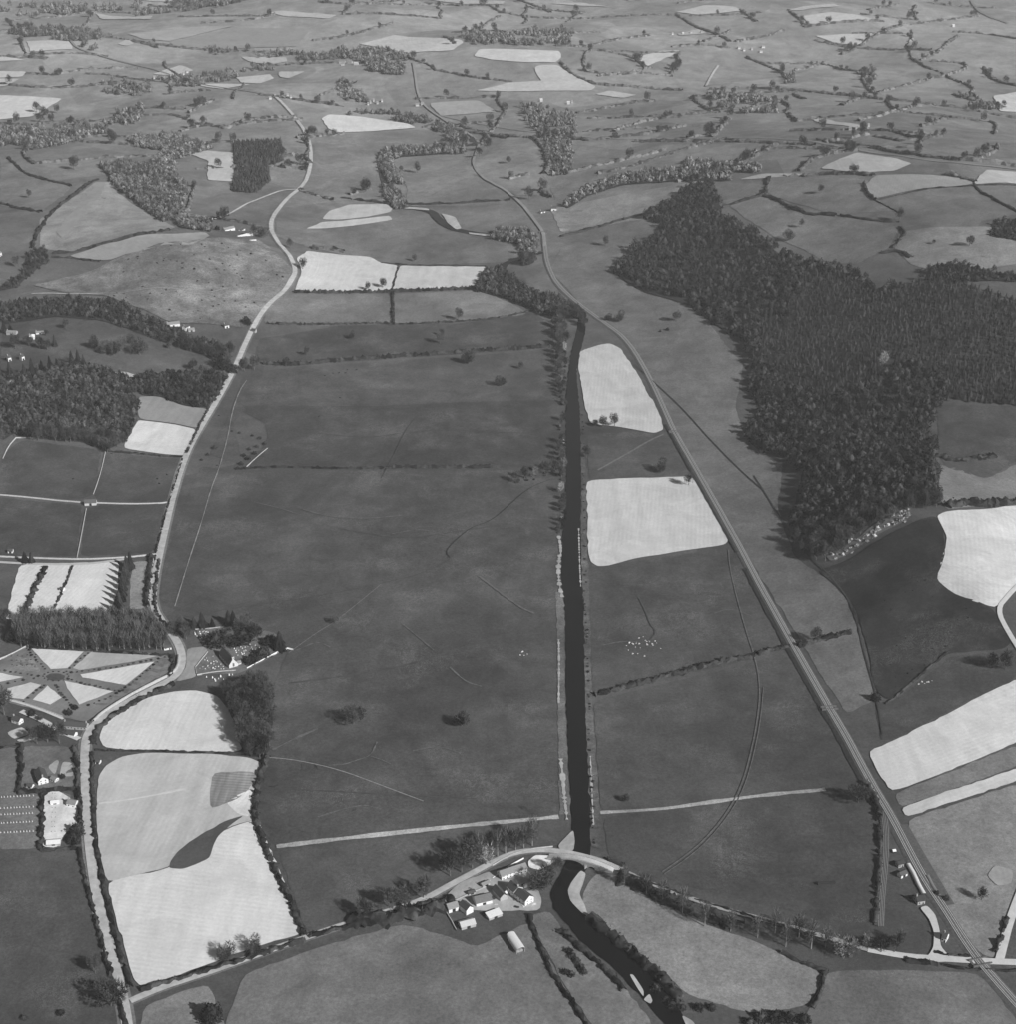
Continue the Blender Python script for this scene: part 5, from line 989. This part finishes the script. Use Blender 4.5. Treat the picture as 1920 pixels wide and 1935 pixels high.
# ------------------------------------------------------------------ buildings
def quad_box(x0, x1, y0, y1, z0, z1):
    V = [(x0,y0,z0),(x1,y0,z0),(x1,y1,z0),(x0,y1,z0),(x0,y0,z1),(x1,y0,z1),(x1,y1,z1),(x0,y1,z1)]
    return V, [(0,3,2,1),(4,5,6,7),(0,1,5,4),(1,2,6,5),(2,3,7,6),(3,0,4,7)]
def mboxes(B):
    V = []; F = []
    for b in B:
        v, f = quad_box(*b); k = len(V); V += v; F += [tuple(i + k for i in q) for q in f]
    return V, F
def building(A, B, w, eaves, rise, label, name="house", wall=None, roof=None, cat="house", chim=1, win=True, mono=False, door=True, group=None, parts=True):
    """ridge along A->B (front base edge in the photo); body lies to the left of it if w>0, to the right if w<0"""
    a, b = W1(*A), W1(*B); d = (b - a)[:2]; Ln = float(np.hypot(*d)); rz = math.atan2(d[1], d[0])
    n = np.array([-d[1], d[0]]) / Ln * (w / 2); c = (a[:2] + b[:2]) / 2 + n; z = min(float(H(c[0], c[1])), a[2], b[2])
    e = empty(name, (c[0], c[1], z), rz); tag(e, label, cat, group); w = abs(w); hx, hy = Ln / 2, w / 2
    wall = wall or M_STONEW; roof = roof or M_SLATE
    r0 = hy if mono else 0
    V = [(-hx,-hy,-1.2),(hx,-hy,-1.2),(hx,hy,-1.2),(-hx,hy,-1.2),(-hx,-hy,eaves),(hx,-hy,eaves),(hx,hy,eaves + (rise if mono else 0)),(-hx,hy,eaves + (rise if mono else 0))]
    F = [(0,1,5,4),(1,2,6,5) if mono else (1,2,6,9,5),(2,3,7,6),(3,0,4,7) if mono else (3,0,4,8,7)]
    if not mono: V += [(-hx,0,eaves + rise),(hx,0,eaves + rise)]
    obj("wall", mesh("wall", V, F, wall), e)
    o = .35; th = .22; sl = rise / (w if mono else hy)
    V = []; F = []
    for s in ((-1,) if mono else (-1, 1)):
        y0 = s * (hy + o); z0 = eaves - o * sl + .06; y1 = (hy + o) if mono else 0; z1 = eaves + rise + .06 + (o * sl if mono else 0); k = len(V)
        V += [(-hx-o,y0,z0),(hx+o,y0,z0),(hx+o,y1,z1),(-hx-o,y1,z1),(-hx-o,y0,z0+th),(hx+o,y0,z0+th),(hx+o,y1,z1+th),(-hx-o,y1,z1+th)]
        q_ = [(0,3,2,1),(4,5,6,7),(0,1,5,4),(1,2,6,5),(2,3,7,6),(3,0,4,7)]; F += [tuple(i + k for i in f) for f in q_]
    rf = obj("roof", mesh("roof", V, F, roof), e)
    for i in range(chim):
        x = (-hx + .7) if i == 0 else hx - .7
        v, f = mboxes([(x-.45,x+.45,-.6,.6,eaves+rise-.8,eaves+rise+1.5),(x-.55,x+.55,-.7,.7,eaves+rise+1.5,eaves+rise+1.68),(x-.18,x+.18,-.18,.18,eaves+rise+1.68,eaves+rise+2.1)])
        obj("chimney", mesh("chimney", v, f, M_STONEW), rf)
    if parts and win:
        rows = [1.3] if eaves < 4.2 else [1.1, 3.6]; nwin = max(2, int(Ln / 3.2))
        for s in (-1, 1):
            for zz in rows:
                for i in range(nwin):
                    x = -hx + Ln * (i + .5) / nwin
                    if door and zz == rows[0] and i == nwin // 2:
                        v, f = mboxes([(x-.5,x+.5,s*hy-.04,s*hy+.04,-.2,2.0)]); obj("door", mesh("door", v, f, M_DARK), e); continue
                    v, f = mboxes([(x-.5,x+.5,s*hy-.04,s*hy+.04,zz,zz+1.25)]); obj("window", mesh("window", v, f, M_DARK), e)
        for s in (-1, 1):
            for zz in rows:
                for y in (-hy*.45, hy*.45):
                    v, f = mboxes([(s*hx-.04,s*hx+.04,y-.45,y+.45,zz,zz+1.2)]); obj("window", mesh("window", v, f, M_DARK), e)
    elif parts and door:
        v, f = mboxes([(-1.4,1.4,-hy-.04,-hy+.04,-.2,min(3,eaves-.4))]); obj("door", mesh("door", v, f, M_DARK), e)
    return e
S_L = M_SLATE_L
# the farm at the bridge
building((992.6,1713),(973,1698.5),-9.2,5.6,3.4,"white gabled farmhouse with a dark slate roof beside the big bare tree",wall=M_WHITE,chim=0)
building((971,1697),(957,1685),-9.6,6.4,3.2,"taller dark roofed block joined behind the white gabled farmhouse","farmhouse_wing",wall=M_WHITE,chim=1)
building((948,1664),(997,1648),8.5,4.6,2.6,"long white farm building with a grey roof just below the bridge road","farm_building",wall=M_WHITE,roof=S_L,chim=0,cat="farm building")
building((945,1704),(929,1686),-6.6,4.2,2.8,"narrow dark roofed barn in the middle of the farmyard","barn",chim=0,cat="barn",win=False)
building((900,1714),(930,1707),10,3.8,3.4,"wide grey roofed cowhouse west of the narrow barn","cowhouse",wall=M_WHITE,roof=plain(.15,"grey_slate",.15,1),chim=0,cat="barn",win=False)
building((881,1729),(867,1717),-6.8,4.8,2.8,"white gabled barn with a dark roof between two grey roofed sheds","barn",wall=M_WHITE,chim=0,cat="barn",win=False)
building((848,1725),(867,1719),8,3.6,2.8,"pale roofed shed at the west end of the farmyard","farm_shed",wall=M_WHITE,roof=S_L,chim=0,cat="shed",win=False)
building((924,1739),(949,1730),6,2.5,1.1,"low lean-to with a white roof south of the cowhouse","lean_to",roof=M_TIN,chim=0,cat="shed",win=False,mono=True)
building((872,1757),(899,1750),8,2.8,2.2,"pale roofed shed in the paddock corner south west of the farm","farm_shed",wall=M_STONEW,roof=plain(.5,"asbestos_sheet",.1,1),chim=0,cat="shed",win=False)
building((950,1690),(958,1684),-3,2.3,1.0,"tiny pale hut between the barn and the farmhouse","hut",wall=M_WHITE,roof=M_TIN,chim=0,cat="shed",win=False)
building((912,1678),(926,1672),4.5,2.6,1.2,"small grey cart shed against the road in the north west of the farmyard","cart_shed",roof=S_L,chim=0,cat="shed",win=False)
building((886,1693),(898,1689),4,2.4,1.0,"low open shed between road and cowhouse at the farm","open_shed",wall=M_STONEW,roof=M_SLATE,chim=0,cat="shed",win=False)
for i in range(34):
    p = W1(rnd.uniform(870, 1010), rnd.uniform(1660, 1720)); v_, f_ = mboxes([(-.9,.9,-.6,.6,0,.8),(-1.4,.4,-.25,.25,.5,1.1)])
    if i == 0: CLUT = [mesh("farmyard_clutter", v_, f_, plain(t, "clutter_%d" % j, .3, 1)) for j, t in enumerate((.05, .2, .6))]
    tag(obj("farmyard_stack", CLUT[i % 3], None, tuple(p), rnd.uniform(0, 6), rnd.uniform(.6, 1.8)), "small heap of timber or tools lying in the farmyard", "heap", "heaps lying about the farmyard")
building((96,1522),(112,1520),5,2.2,1.2,"white glasshouse at the north of the nursery yard","glasshouse",wall=M_WHITE,roof=M_TIN,chim=0,cat="glasshouse",win=False)
building((126,1524),(142,1527),7,3.6,2.2,"white nursery building beside the main road","nursery_building",wall=M_WHITE,roof=S_L,chim=1)
building((22,1365),(36,1370),6,3.8,2.4,"cottage at the left edge under the radial garden lane","cottage",wall=M_WHITE,chim=1)
def dutch_barn():
    a, c = W1(977,1803), W1(957.5,1774); d = (c - a)[:2]; L_ = float(np.hypot(*d)); w = 6.8
    n = np.array([d[1], -d[0]]) / L_ * (w / 2); m = (a[:2] + c[:2]) / 2 + n
    e = empty("dutch_barn", (m[0], m[1], float(H(*m))), math.atan2(d[1], d[0]))
    tag(e, "white round roofed hay barn standing alone in the pasture south of the farm", "barn")
    V = []; K = 10; 
    for s in (-1, 1):
        for i in range(K + 1):
            t = math.pi * (i / K); V.append((s * (L_ / 2 + .3), math.cos(t) * (w / 2 + .25), 4.2 + math.sin(t) * 1.9))
    F = [(i, i + 1, K + 2 + i, K + 1 + i) for i in range(K)]
    V2 = [(x, y * .97, z - .12) for x, y, z in V]; F += [(q[0]+2*K+2, q[3]+2*K+2, q[2]+2*K+2, q[1]+2*K+2) for q in F[:K]]
    obj("roof", mesh("roof", V + V2, F, M_TIN), e)
    for sx in (-1, -.33, .33, 1):
        for sy in (-1, 1):
            v, f = mboxes([(sx*L_/2-.12,sx*L_/2+.12,sy*w/2-.12,sy*w/2+.12,-.5,4.25)]); obj("post", mesh("post", v, f, M_STONEW), e)
    v, f = mboxes([(-L_/2+.3,L_/2-.3,-w/2-.02,-w/2+.06,1.6,4.2),(-L_/2+.3,L_/2-.3,w/2-.06,w/2+.02,1.6,4.2)]); obj("side_cladding", mesh("side_cladding", v, f, M_TIN), e)
    v, f = mboxes([(-L_/2+1.5,L_/2-1,-w/2+.5,w/2-.5,-.3,2.4)]); obj("hay_stack", mesh("hay_stack", v, f, plain(.3, "hay", .3, 1)), e)
dutch_barn()
# church
ch = building((433,1264),(414,1242),-9.5,4.6,6.2,"stone church with a steep dark roof and white gable among the gravestones","church",wall=plain(.62,"pale_church_stone",.12,1),chim=0,cat="church",win=False,door=False)
hx = None
me0 = [c for c in ch.children if c.name.startswith("wall")][0]; xs = [v.co.x for v in me0.data.vertices]; hx = max(xs)
CST = plain(.62, "pale_church_stone", .12, 1)
v, f = mboxes([(-hx-.45,-hx+.25,-1.1,1.1,10.2,12.4),(-hx-.5,-hx+.3,-1.3,1.3,12.4,12.7)]); bc = obj("bell_turret", mesh("bell_turret", v, f, CST), ch)
v, f = mboxes([(-hx-.5,-hx+.3,-.35,.35,10.8,12.0)]); obj("bell_opening", mesh("bell_opening", v, f, M_DARK), bc)
v, f = mboxes([(-hx-.06,-hx-.02,-.9,-.1,1.8,5.6),(-hx-.06,-hx-.02,.1,.9,1.8,5.6)]); obj("gable_window", mesh("gable_window", v, f, M_DARK), ch)
for y in (-1, 1):
    for i in range(5):
        x = -hx + 2.5 + i * (2 * hx - 5) / 4; v, f = mboxes([(x-.45,x+.45,y*4.75-.05,y*4.75+.05,1.6,3.9)]); obj("window", mesh("window", v, f, M_DARK), ch)
    for i in range(4):
        x = -hx + 4 + i * (2 * hx - 5) / 4; v, f = mboxes([(x-.35,x+.35,min(y*4.75,y*5.5),max(y*4.75,y*5.5),-.8,3.4)]); obj("buttress", mesh("buttress", v, f, CST), ch)
V = [(-hx+2,-4.75,-.6),(-hx+6,-4.75,-.6),(-hx+6,-9,-.6),(-hx+2,-9,-.6),(-hx+2,-4.75,2.6),(-hx+6,-4.75,2.6),(-hx+6,-9,2.6),(-hx+2,-9,2.6),(-hx+4,-4.6,4.4),(-hx+4,-9,4.4)]
po = obj("porch", mesh("porch", V, [(1,2,6,5),(2,3,7,9,6),(3,0,4,7)], CST), ch)
V = [(-hx+1.6,-4.0,2.3),(-hx+1.6,-9.3,2.3),(-hx+4,-9.3,4.6),(-hx+4,-4.0,4.6),(-hx+6.4,-4.0,2.3),(-hx+6.4,-9.3,2.3)]
obj("porch_roof", mesh("porch_roof", V, [(0,1,2,3),(5,4,3,2)], S_L), po)
# gravestones
gs = [mesh("gravestone", *mboxes([(-.4,.4,-.09,.09,-.3,h),(-.5,.5,-.25,.5,-.3,.12),(-.28,.28,-.085,.085,h,h+.18)]), plain(t, "headstone_%d" % i, .2, 2)) for i, (h, t) in enumerate(((1.1,.6),(.9,.4),(1.3,.7)))]
GPOLY = [([(362,1196),(384,1193),(410,1196),(398,1212),(380,1208)],3.0,.9),([(436,1222),(480,1218),(510,1228),(490,1245),(462,1250),(445,1238)],4.0,.8),([(374,1268),(382,1250),(398,1236),(412,1250),(428,1266)],4.0,.6),([(385,1278),(440,1272),(448,1282),(400,1288)],4.5,.5)]
for P, sp, pr in GPOLY:
    for p in scatter(P, sp):
        if rnd.random() < pr: tag(obj("gravestone", gs[rnd.randrange(3)], None, tuple(p), ch.rotation_euler.z + math.pi / 2 + rnd.uniform(-.15, .15), rnd.uniform(1.1, 1.7)), "small upright gravestone on the grass of the churchyard", "gravestone", "gravestones in the churchyard")
# houses on the left
building((73,1485),(66,1466),-9,5.0,3.4,"white gabled house inside the hedged garden left of the road",wall=M_WHITE,chim=1)
building((95,1476),(104,1480),5,3,1.6,"pale annexe on the east side of the hedged garden house","annexe",wall=M_WHITE,roof=S_L,chim=0,cat="shed")
building((50,1489),(60,1491),4.5,2.4,1.5,"tiny white outhouse beside the hedged garden house","outhouse",wall=M_WHITE,chim=0,cat="shed",win=False)
building((88,1600),(114,1598),7,2.6,1.6,"low white roofed shed at the south end of the nursery yard","nursery_shed",roof=M_TIN,chim=0,cat="shed",win=False)
building((120,1377),(163,1380),7,3.6,2.8,"long dark roofed cottage row where the drive meets the main road","cottage",chim=2)
building((112,1388),(140,1394),6,2.8,2.0,"low outbuilding in front of the cottage row","outbuilding",wall=M_WHITE,chim=0,cat="shed",win=False)
building((160,956),(182,955),7.5,3.6,3.0,"lone stone field barn where four paddock walls meet","barn",wall=plain(.55,"barn_stone",.2,1),roof=plain(.11,"barn_slate",.2,1),chim=0,cat="barn",win=False)
building((112,1117),(119,1118),5,2.5,1.6,"tiny white shed in the allotments","shed",wall=M_WHITE,chim=0,cat="shed",win=False)
building((15,1046),(24,1046),5,3,1.8,"small white hut at the left edge by the village wall","hut",wall=M_WHITE,chim=0,cat="shed",win=False)
building((310,1229),(324,1227),4,2.6,1.4,"small white lodge beside the road opposite the church","lodge",wall=M_WHITE,chim=0,cat="shed")
building((180,1443),(188,1444),4,2.3,1.2,"tiny white hut in the top corner of the large pale field","hut",wall=M_WHITE,chim=0,cat="shed",win=False)
for A, B, w, e_, r_, lab, wl, rf in [
 ((56,643),(66,642),8,4.5,3,"white gabled house in the trees nearest the parkland",M_WHITE,M_WHITE),((12,634),(30,634),8,4.5,2.5,"long pale house at the left edge above the parkland trees",M_STONEW,S_L),
 ((16,684),(22,682),7,6,3,"tall white gabled house deep in the dark conifers",M_WHITE,M_SLATE),((42,682),(47,680),7,6,3,"narrow white house between the dark conifers",M_WHITE,M_SLATE),
 ((68,633),(84,632),5,3,2,"low white wall like shed beside the parkland house",M_WHITE,S_L),((14,725),(38,724),6,3,1.5,"low pale roofed shed inside the left wood clearing",M_WHITE,M_TIN),
 ((316,617),(340,617),8,4.5,3,"long white village house below the rough hill",M_WHITE,S_L),((344,624),(352,620),-7,5,3.2,"white gabled village house below the rough hill",M_WHITE,M_SLATE),
 ((292,613),(302,612),7,4,2.6,"small white village house west of the long one",M_WHITE,M_SLATE),((356,628),(368,627),6,3.5,2.4,"pale village cottage nearest the lane",M_STONEW,S_L),
 ((425,621),(433,620),7,4.6,2.6,"cottage at the end of the village lane near the main road",M_WHITE,M_SLATE),((474,628),(482,630),6,4,2.5,"roadside cottage under the trees at the lane junction",M_STONEW,M_SLATE),
 ((425,437),(444,436),9,5,3,"white farmhouse of the hillside farm",M_WHITE,S_L),((451,448),(478,446),8,4,2,"long white roofed shed of the hillside farm",M_WHITE,M_TIN),
 ((455,437),(463,436),6,4,2.4,"small white barn behind the long shed of the hillside farm",M_WHITE,M_SLATE),((456,456),(484,457),5,2.5,1,"lowest white shed at the hillside farm",M_WHITE,M_TIN),
 ((391,419),(402,417),8,5,3,"white cottage west of the hillside farm lane",M_WHITE,M_SLATE),((1042,400),(1052,399),9,5.5,3.5,"white house beside the old road above the river",M_WHITE,M_SLATE),
 ((1023,404),(1031,402),7,3,2,"small shed west of the white house by the old road",M_WHITE,M_SLATE),((0,486),(4,484),10,6,3,"tall white house cut by the left edge",M_WHITE,S_L)]:
    building(A, B, w, e_, r_, lab, wall=wl, roof=rf, chim=1 if 'house' in lab or 'cottage' in lab else 0, win=False, cat="house" if 'house' in lab or 'cottage' in lab else "shed")
M_FARW = plain(.5, "weathered_limewash", .15, .9)
FARF = [[(290,150,8),(303,152,8),(322,146,10),(345,143,9),(352,139,7),(376,147,9),(332,150,7)],[(508,189,9),(518,184,6),(530,184,6),(541,183,8),(548,187,6)],[(640,121,20),(656,121,14),(644,125,10),(668,124,14)],[(698,197,6),(704,193,6),(711,198,7),(720,194,6),(694,200,5)],[(1021,193,9),(1072,198,10),(1080,196,6)],[(1395,94,9),(1405,98,7),(1440,92,11),(1436,101,10),(1420,96,6)],[(1270,67,6),(1290,67,6),(1305,65,7),(1325,64,7)],[(1548,234,9),(1640,241,7),(1604,247,10),(1617,247,8)],[(785,202,12),(795,200,10)],[(1800,52,8)]]
NM = ["far roadside hamlet left of centre","hilltop farm where the main road vanishes","broad white farm in the side valley","farm by the bridge over the far river","farms below the far crossroads","hamlet on the far right slope","row of far cottages at the top","houses by the far railway","station buildings on the valley road","lone farm on the far right ridge"]
for g_, nm in zip(FARF, NM):
    for x, y, s in g_:
        s *= .7; a = W1(x, y); b = W1(x + s * .8, y); w = min(12, np.hypot(*(b - a)[:2]) * .6)
        building((x, y), (x + s * .8, y - .3), w, 5, 3, "tiny pale building in the " + nm, "farm_building", wall=M_STONEW if rnd.random() < .4 else M_FARW, roof=S_L if rnd.random() < .8 else M_FARW, chim=0, win=False, cat="building", group=nm, door=False)
# station
building((1734,1710),(1748,1707),8,3.6,2.6,"dark hipped station house beside the platform",name="station_house",roof=plain(.05,"dark_station_roof",.1,1),chim=1,cat="station building")
building((1698,1640),(1708,1637),5,3.4,1.8,"small dark signal box at the north end of the station",name="signal_box",roof=plain(.05,"dark_station_roof",.1,1),chim=0,cat="signal box")
building((1703,1660),(1715,1654),5,3,1.8,"little pale fronted station hut south of the signal box",name="station_hut",wall=M_WHITE,roof=M_SLATE,chim=0,cat="shed",win=False)
building((1785,1768),(1793,1771),-7,3.8,2.6,"crossing keeper's cottage with one white gable beside the line",name="crossing_cottage",wall=M_WHITE,chim=1)
building((1688,1612),(1693,1611),2.5,2,1,"tiny white lamp hut by the station siding",name="lamp_hut",wall=M_WHITE,roof=M_TIN,chim=0,cat="shed",win=False)
building((1546,1673),(1578,1671),2.4,2,.8,"long low dark trough shed alone in the meadow",name="field_shelter",wall=plain(.04,"tarred_boards",.1,1),roof=plain(.03,"tarred_roof",.1,1),chim=0,cat="shed",win=False,door=False)
pf = sweep("station_platform", [(1716,1633),(1726,1650),(1736,1672),(1746,1690)], [(-1.6,-.3),(-1.6,1.1),(1.6,1.1),(1.6,-.3)], plain(.6,"platform_edge",.1,1), 4, z0=.4, soften=0); tag(pf, "narrow pale station platform beside the tracks", "platform")
pf = sweep("station_platform", [(1752,1655),(1762,1675),(1775,1695)], [(-1.6,-.3),(-1.6,1.1),(1.6,1.1),(1.6,-.3)], plain(.16,"platform_dark",.1,1), 4, z0=.4, soften=0); tag(pf, "short dark station platform on the far side of the tracks", "platform")
# stone bridge over the river
def bridge():
    a, b = W1(1036,1621), W1(1160,1646); d = (b - a)[:2]; L_ = float(np.hypot(*d)); 
    m = (a + b) / 2; e = empty("stone_bridge", (m[0], m[1], m[2]), math.atan2(d[1], d[0])); tag(e, "humped stone bridge with a dark wide arch carrying the road over the river", "bridge")
    hx = L_ / 2; w = 3.1; BS = plain(.26, "bridge_stone", .2, 1)
    def arch(xc, half, rise, base):
        return [(xc - half * math.cos(t), base + rise * math.sin(t)) for t in np.linspace(0, math.pi, 13)]
    top = lambda x: 6.4 - 5.2 * (x / hx) ** 2
    AR = [(-hx * .22, 10.0, 5.0), (hx * .36, 3.0, 2.4)]
    V = []; F = []
    for s in (-1, 1):
        for xc, hf, ri in AR:
            pts = arch(xc, hf, ri, .2); k = len(V)
            for x, z in pts: V.append((x, s * w, z))
            for x, z in pts: V.append((x, s * w, top(x)))
            n = len(pts)
            for i in range(n - 1): F.append((k+i, k+i+1, k+n+i+1, k+n+i) if s < 0 else (k+i, k+n+i, k+n+i+1, k+i+1))
        xs_ = [-hx, AR[0][0]-AR[0][1], AR[0][0]+AR[0][1], AR[1][0]-AR[1][1], AR[1][0]+AR[1][1], hx]
        for x0, x1 in ((xs_[0],xs_[1]),(xs_[2],xs_[3]),(xs_[4],xs_[5])):
            for j in range(3):
                p, q_ = x0+(x1-x0)*j/3, x0+(x1-x0)*(j+1)/3; k = len(V); V += [(p,s*w,-2),(q_,s*w,-2),(q_,s*w,top(q_)),(p,s*w,top(p))]; F.append((k,k+1,k+2,k+3) if s < 0 else (k,k+3,k+2,k+1))
    obj("arch_wall", mesh("arch_wall", V, F, BS), e)
    V = []; F = []
    for xc, hf, ri in AR:
        pts = arch(xc, hf, ri, .2); k = len(V)
        for x, z in pts: V += [(x, -w, z), (x, w, z)]
        for i in range(len(pts) - 1): F.append((k+2*i, k+2*i+1, k+2*i+3, k+2*i+2))
    obj("arch_vault", mesh("arch_vault", V, F, BS), e)
    V = []; F = []; n = 21
    for i in range(n):
        x = -hx + 2 * hx * i / (n - 1); V += [(x, -w, top(x)), (x, w, top(x))]
        if i: k = 2 * i; F.append((k-2, k, k+1, k-1))
    obj("deck", mesh("deck", V, F, M_ROAD), e)
    for s in (-1, 1):
        V = []; F = []
        for i in range(n):
            x = -hx + 2 * hx * i / (n - 1)
            V += [(x, s*w-.22, top(x)-.1), (x, s*w-.22, top(x)+1.1), (x, s*w+.22, top(x)+1.1), (x, s*w+.22, top(x)-.1)]
            if i:
                k = 4 * i
                for j in range(3): F.append((k-4+j, k+j, k+j+1, k-3+j))
        obj("parapet", mesh("parapet", V, F, M_STONE), e)
    for x in (AR[0][0]+AR[0][1]+1.3, ):
        v = [(x-1.2,-w,-2),(x+1.2,-w,-2),(x,-w-2.4,-2),(x-1.2,-w,3.4),(x+1.2,-w,3.4),(x,-w-2.4,2.6)]
        obj("cutwater", mesh("cutwater", v, [(0,2,5,3),(2,1,4,5),(3,5,4)], BS), e)
bridge()
# little bridges under and over the railway
def rail_bridge(x, y, lab, span=5.0):
    i = int(np.argmin(np.hypot(*(RP - W1(x, y)[:2]).T))); p = RP[i]; t = math.atan2(RN[i][1], RN[i][0])
    e = empty("railway_bridge", (p[0], p[1], float(H(*p))), t); tag(e, lab, "bridge")
    for s in (-1, 1):
        v, f = mboxes([(-8,8,s*span/2-.4,s*span/2+.4,-.5,2.4)]); obj("parapet", mesh("parapet", v, f, plain(.12,"sooty_stone",.2,1)), e)
    for s in (-1, 1):
        v, f = mboxes([(s*6.4-1,s*6.4+1,-span/2+.4,span/2-.4,-.5,1.2)]); obj("abutment", mesh("abutment", v, f, plain(.12,"sooty_stone",.2,1)), e)
rail_bridge(1273,816,"small dark railway bridge beside the corner of the upper riverside tilled field")
rail_bridge(1568,1343,"small dark railway bridge beside the long grassy railway bank in the lower meadows")
rail_bridge(1848,1815,"railway crossing bridge on the pale lane near the station",7)
rail_bridge(1018,428,"far railway bridge over the lane by the white house",5)
# crag under the right wood
cr = [mesh("rock", *dense_crown(40, 2.2, 2.0, -.4, 1.2), plain(t, "crag_rock_%d" % i, .3, 1)) for i, t in enumerate((.5, .3))]
for i in range(70):
    t = rnd.random(); x = np.interp(t, [0, .45, 1], [1575, 1650, 1720]) + rnd.gauss(0, 5); y = np.interp(t, [0, .45, 1], [1050, 1008, 970]) + rnd.gauss(0, 7)
    tag(obj("rock", cr[rnd.randrange(2)], None, tuple(W1(x, y)), rnd.uniform(0, 6), rnd.uniform(.5, 1.7)), "pale rock on the crag below the right wood", "rock", "rocks of the crag below the right wood")
# sheep and stones
sh = mesh("sheep", *dense_crown(30, .9, .75, .2, .3), M_WHITE)
for x, y, r, n, lab, g in [(1215,1219,40,26,"white boulder in the scatter on the meadow east of the river","boulders east of the river"),(985,1237,12,5,"white boulder near the river in the great meadow","boulders near the river"),(1745,1290,14,7,"white stone on the slope below the bracken bank","stones below the bracken bank")]:
    for i in range(n):
        p = W1(x + rnd.gauss(0, r * .5), y + rnd.gauss(0, r * .22)); tag(obj("boulder", sh, None, tuple(p), rnd.uniform(0, 6), rnd.uniform(.8, 1.9)), lab, "boulder", g)
dk = mesh("cow", *mboxes([(-1.1,1.1,-.35,.35,.7,1.45),(1.0,1.55,-.18,.18,1.1,1.65),(-.95,-.75,-.3,-.1,0,.7),(-.95,-.75,.1,.3,0,.7),(.75,.95,-.3,-.1,0,.7),(.75,.95,.1,.3,0,.7)]), M_DARK)
for x, y in [(613,711),(629,707),(640,706),(652,706),(656,700),(673,700),(642,753),(602,788),(211,858),(297,906),(301,915),(315,898),(138,906)]:
    tag(obj("cow", dk, None, tuple(W1(x, y)), rnd.uniform(0, 6), 1.1), "tiny dark cow grazing in a meadow left of the river", "cow", "dark cows grazing")

# ------------------------------------------------------------------ haze over the whole valley
hz, hnt, hb = mat_new("haze"); hnt.nodes.remove(hb)
pv = hnt.nodes.new("ShaderNodeVolumePrincipled"); pv.inputs["Density"].default_value = HAZE
pv.inputs["Color"].default_value = (1, 1, 1, 1); pv.inputs["Anisotropy"].default_value = 0.0
hnt.links.new(pv.outputs[0], hnt.nodes["Material Output"].inputs["Volume"])
hzo = obj("haze", mesh("haze", *mboxes([(-14000, 14000, -3000, 22000, -16, 1000)]), hz)); tag(hzo, "pale thin haze lying over the whole valley", "haze", None, "stuff")
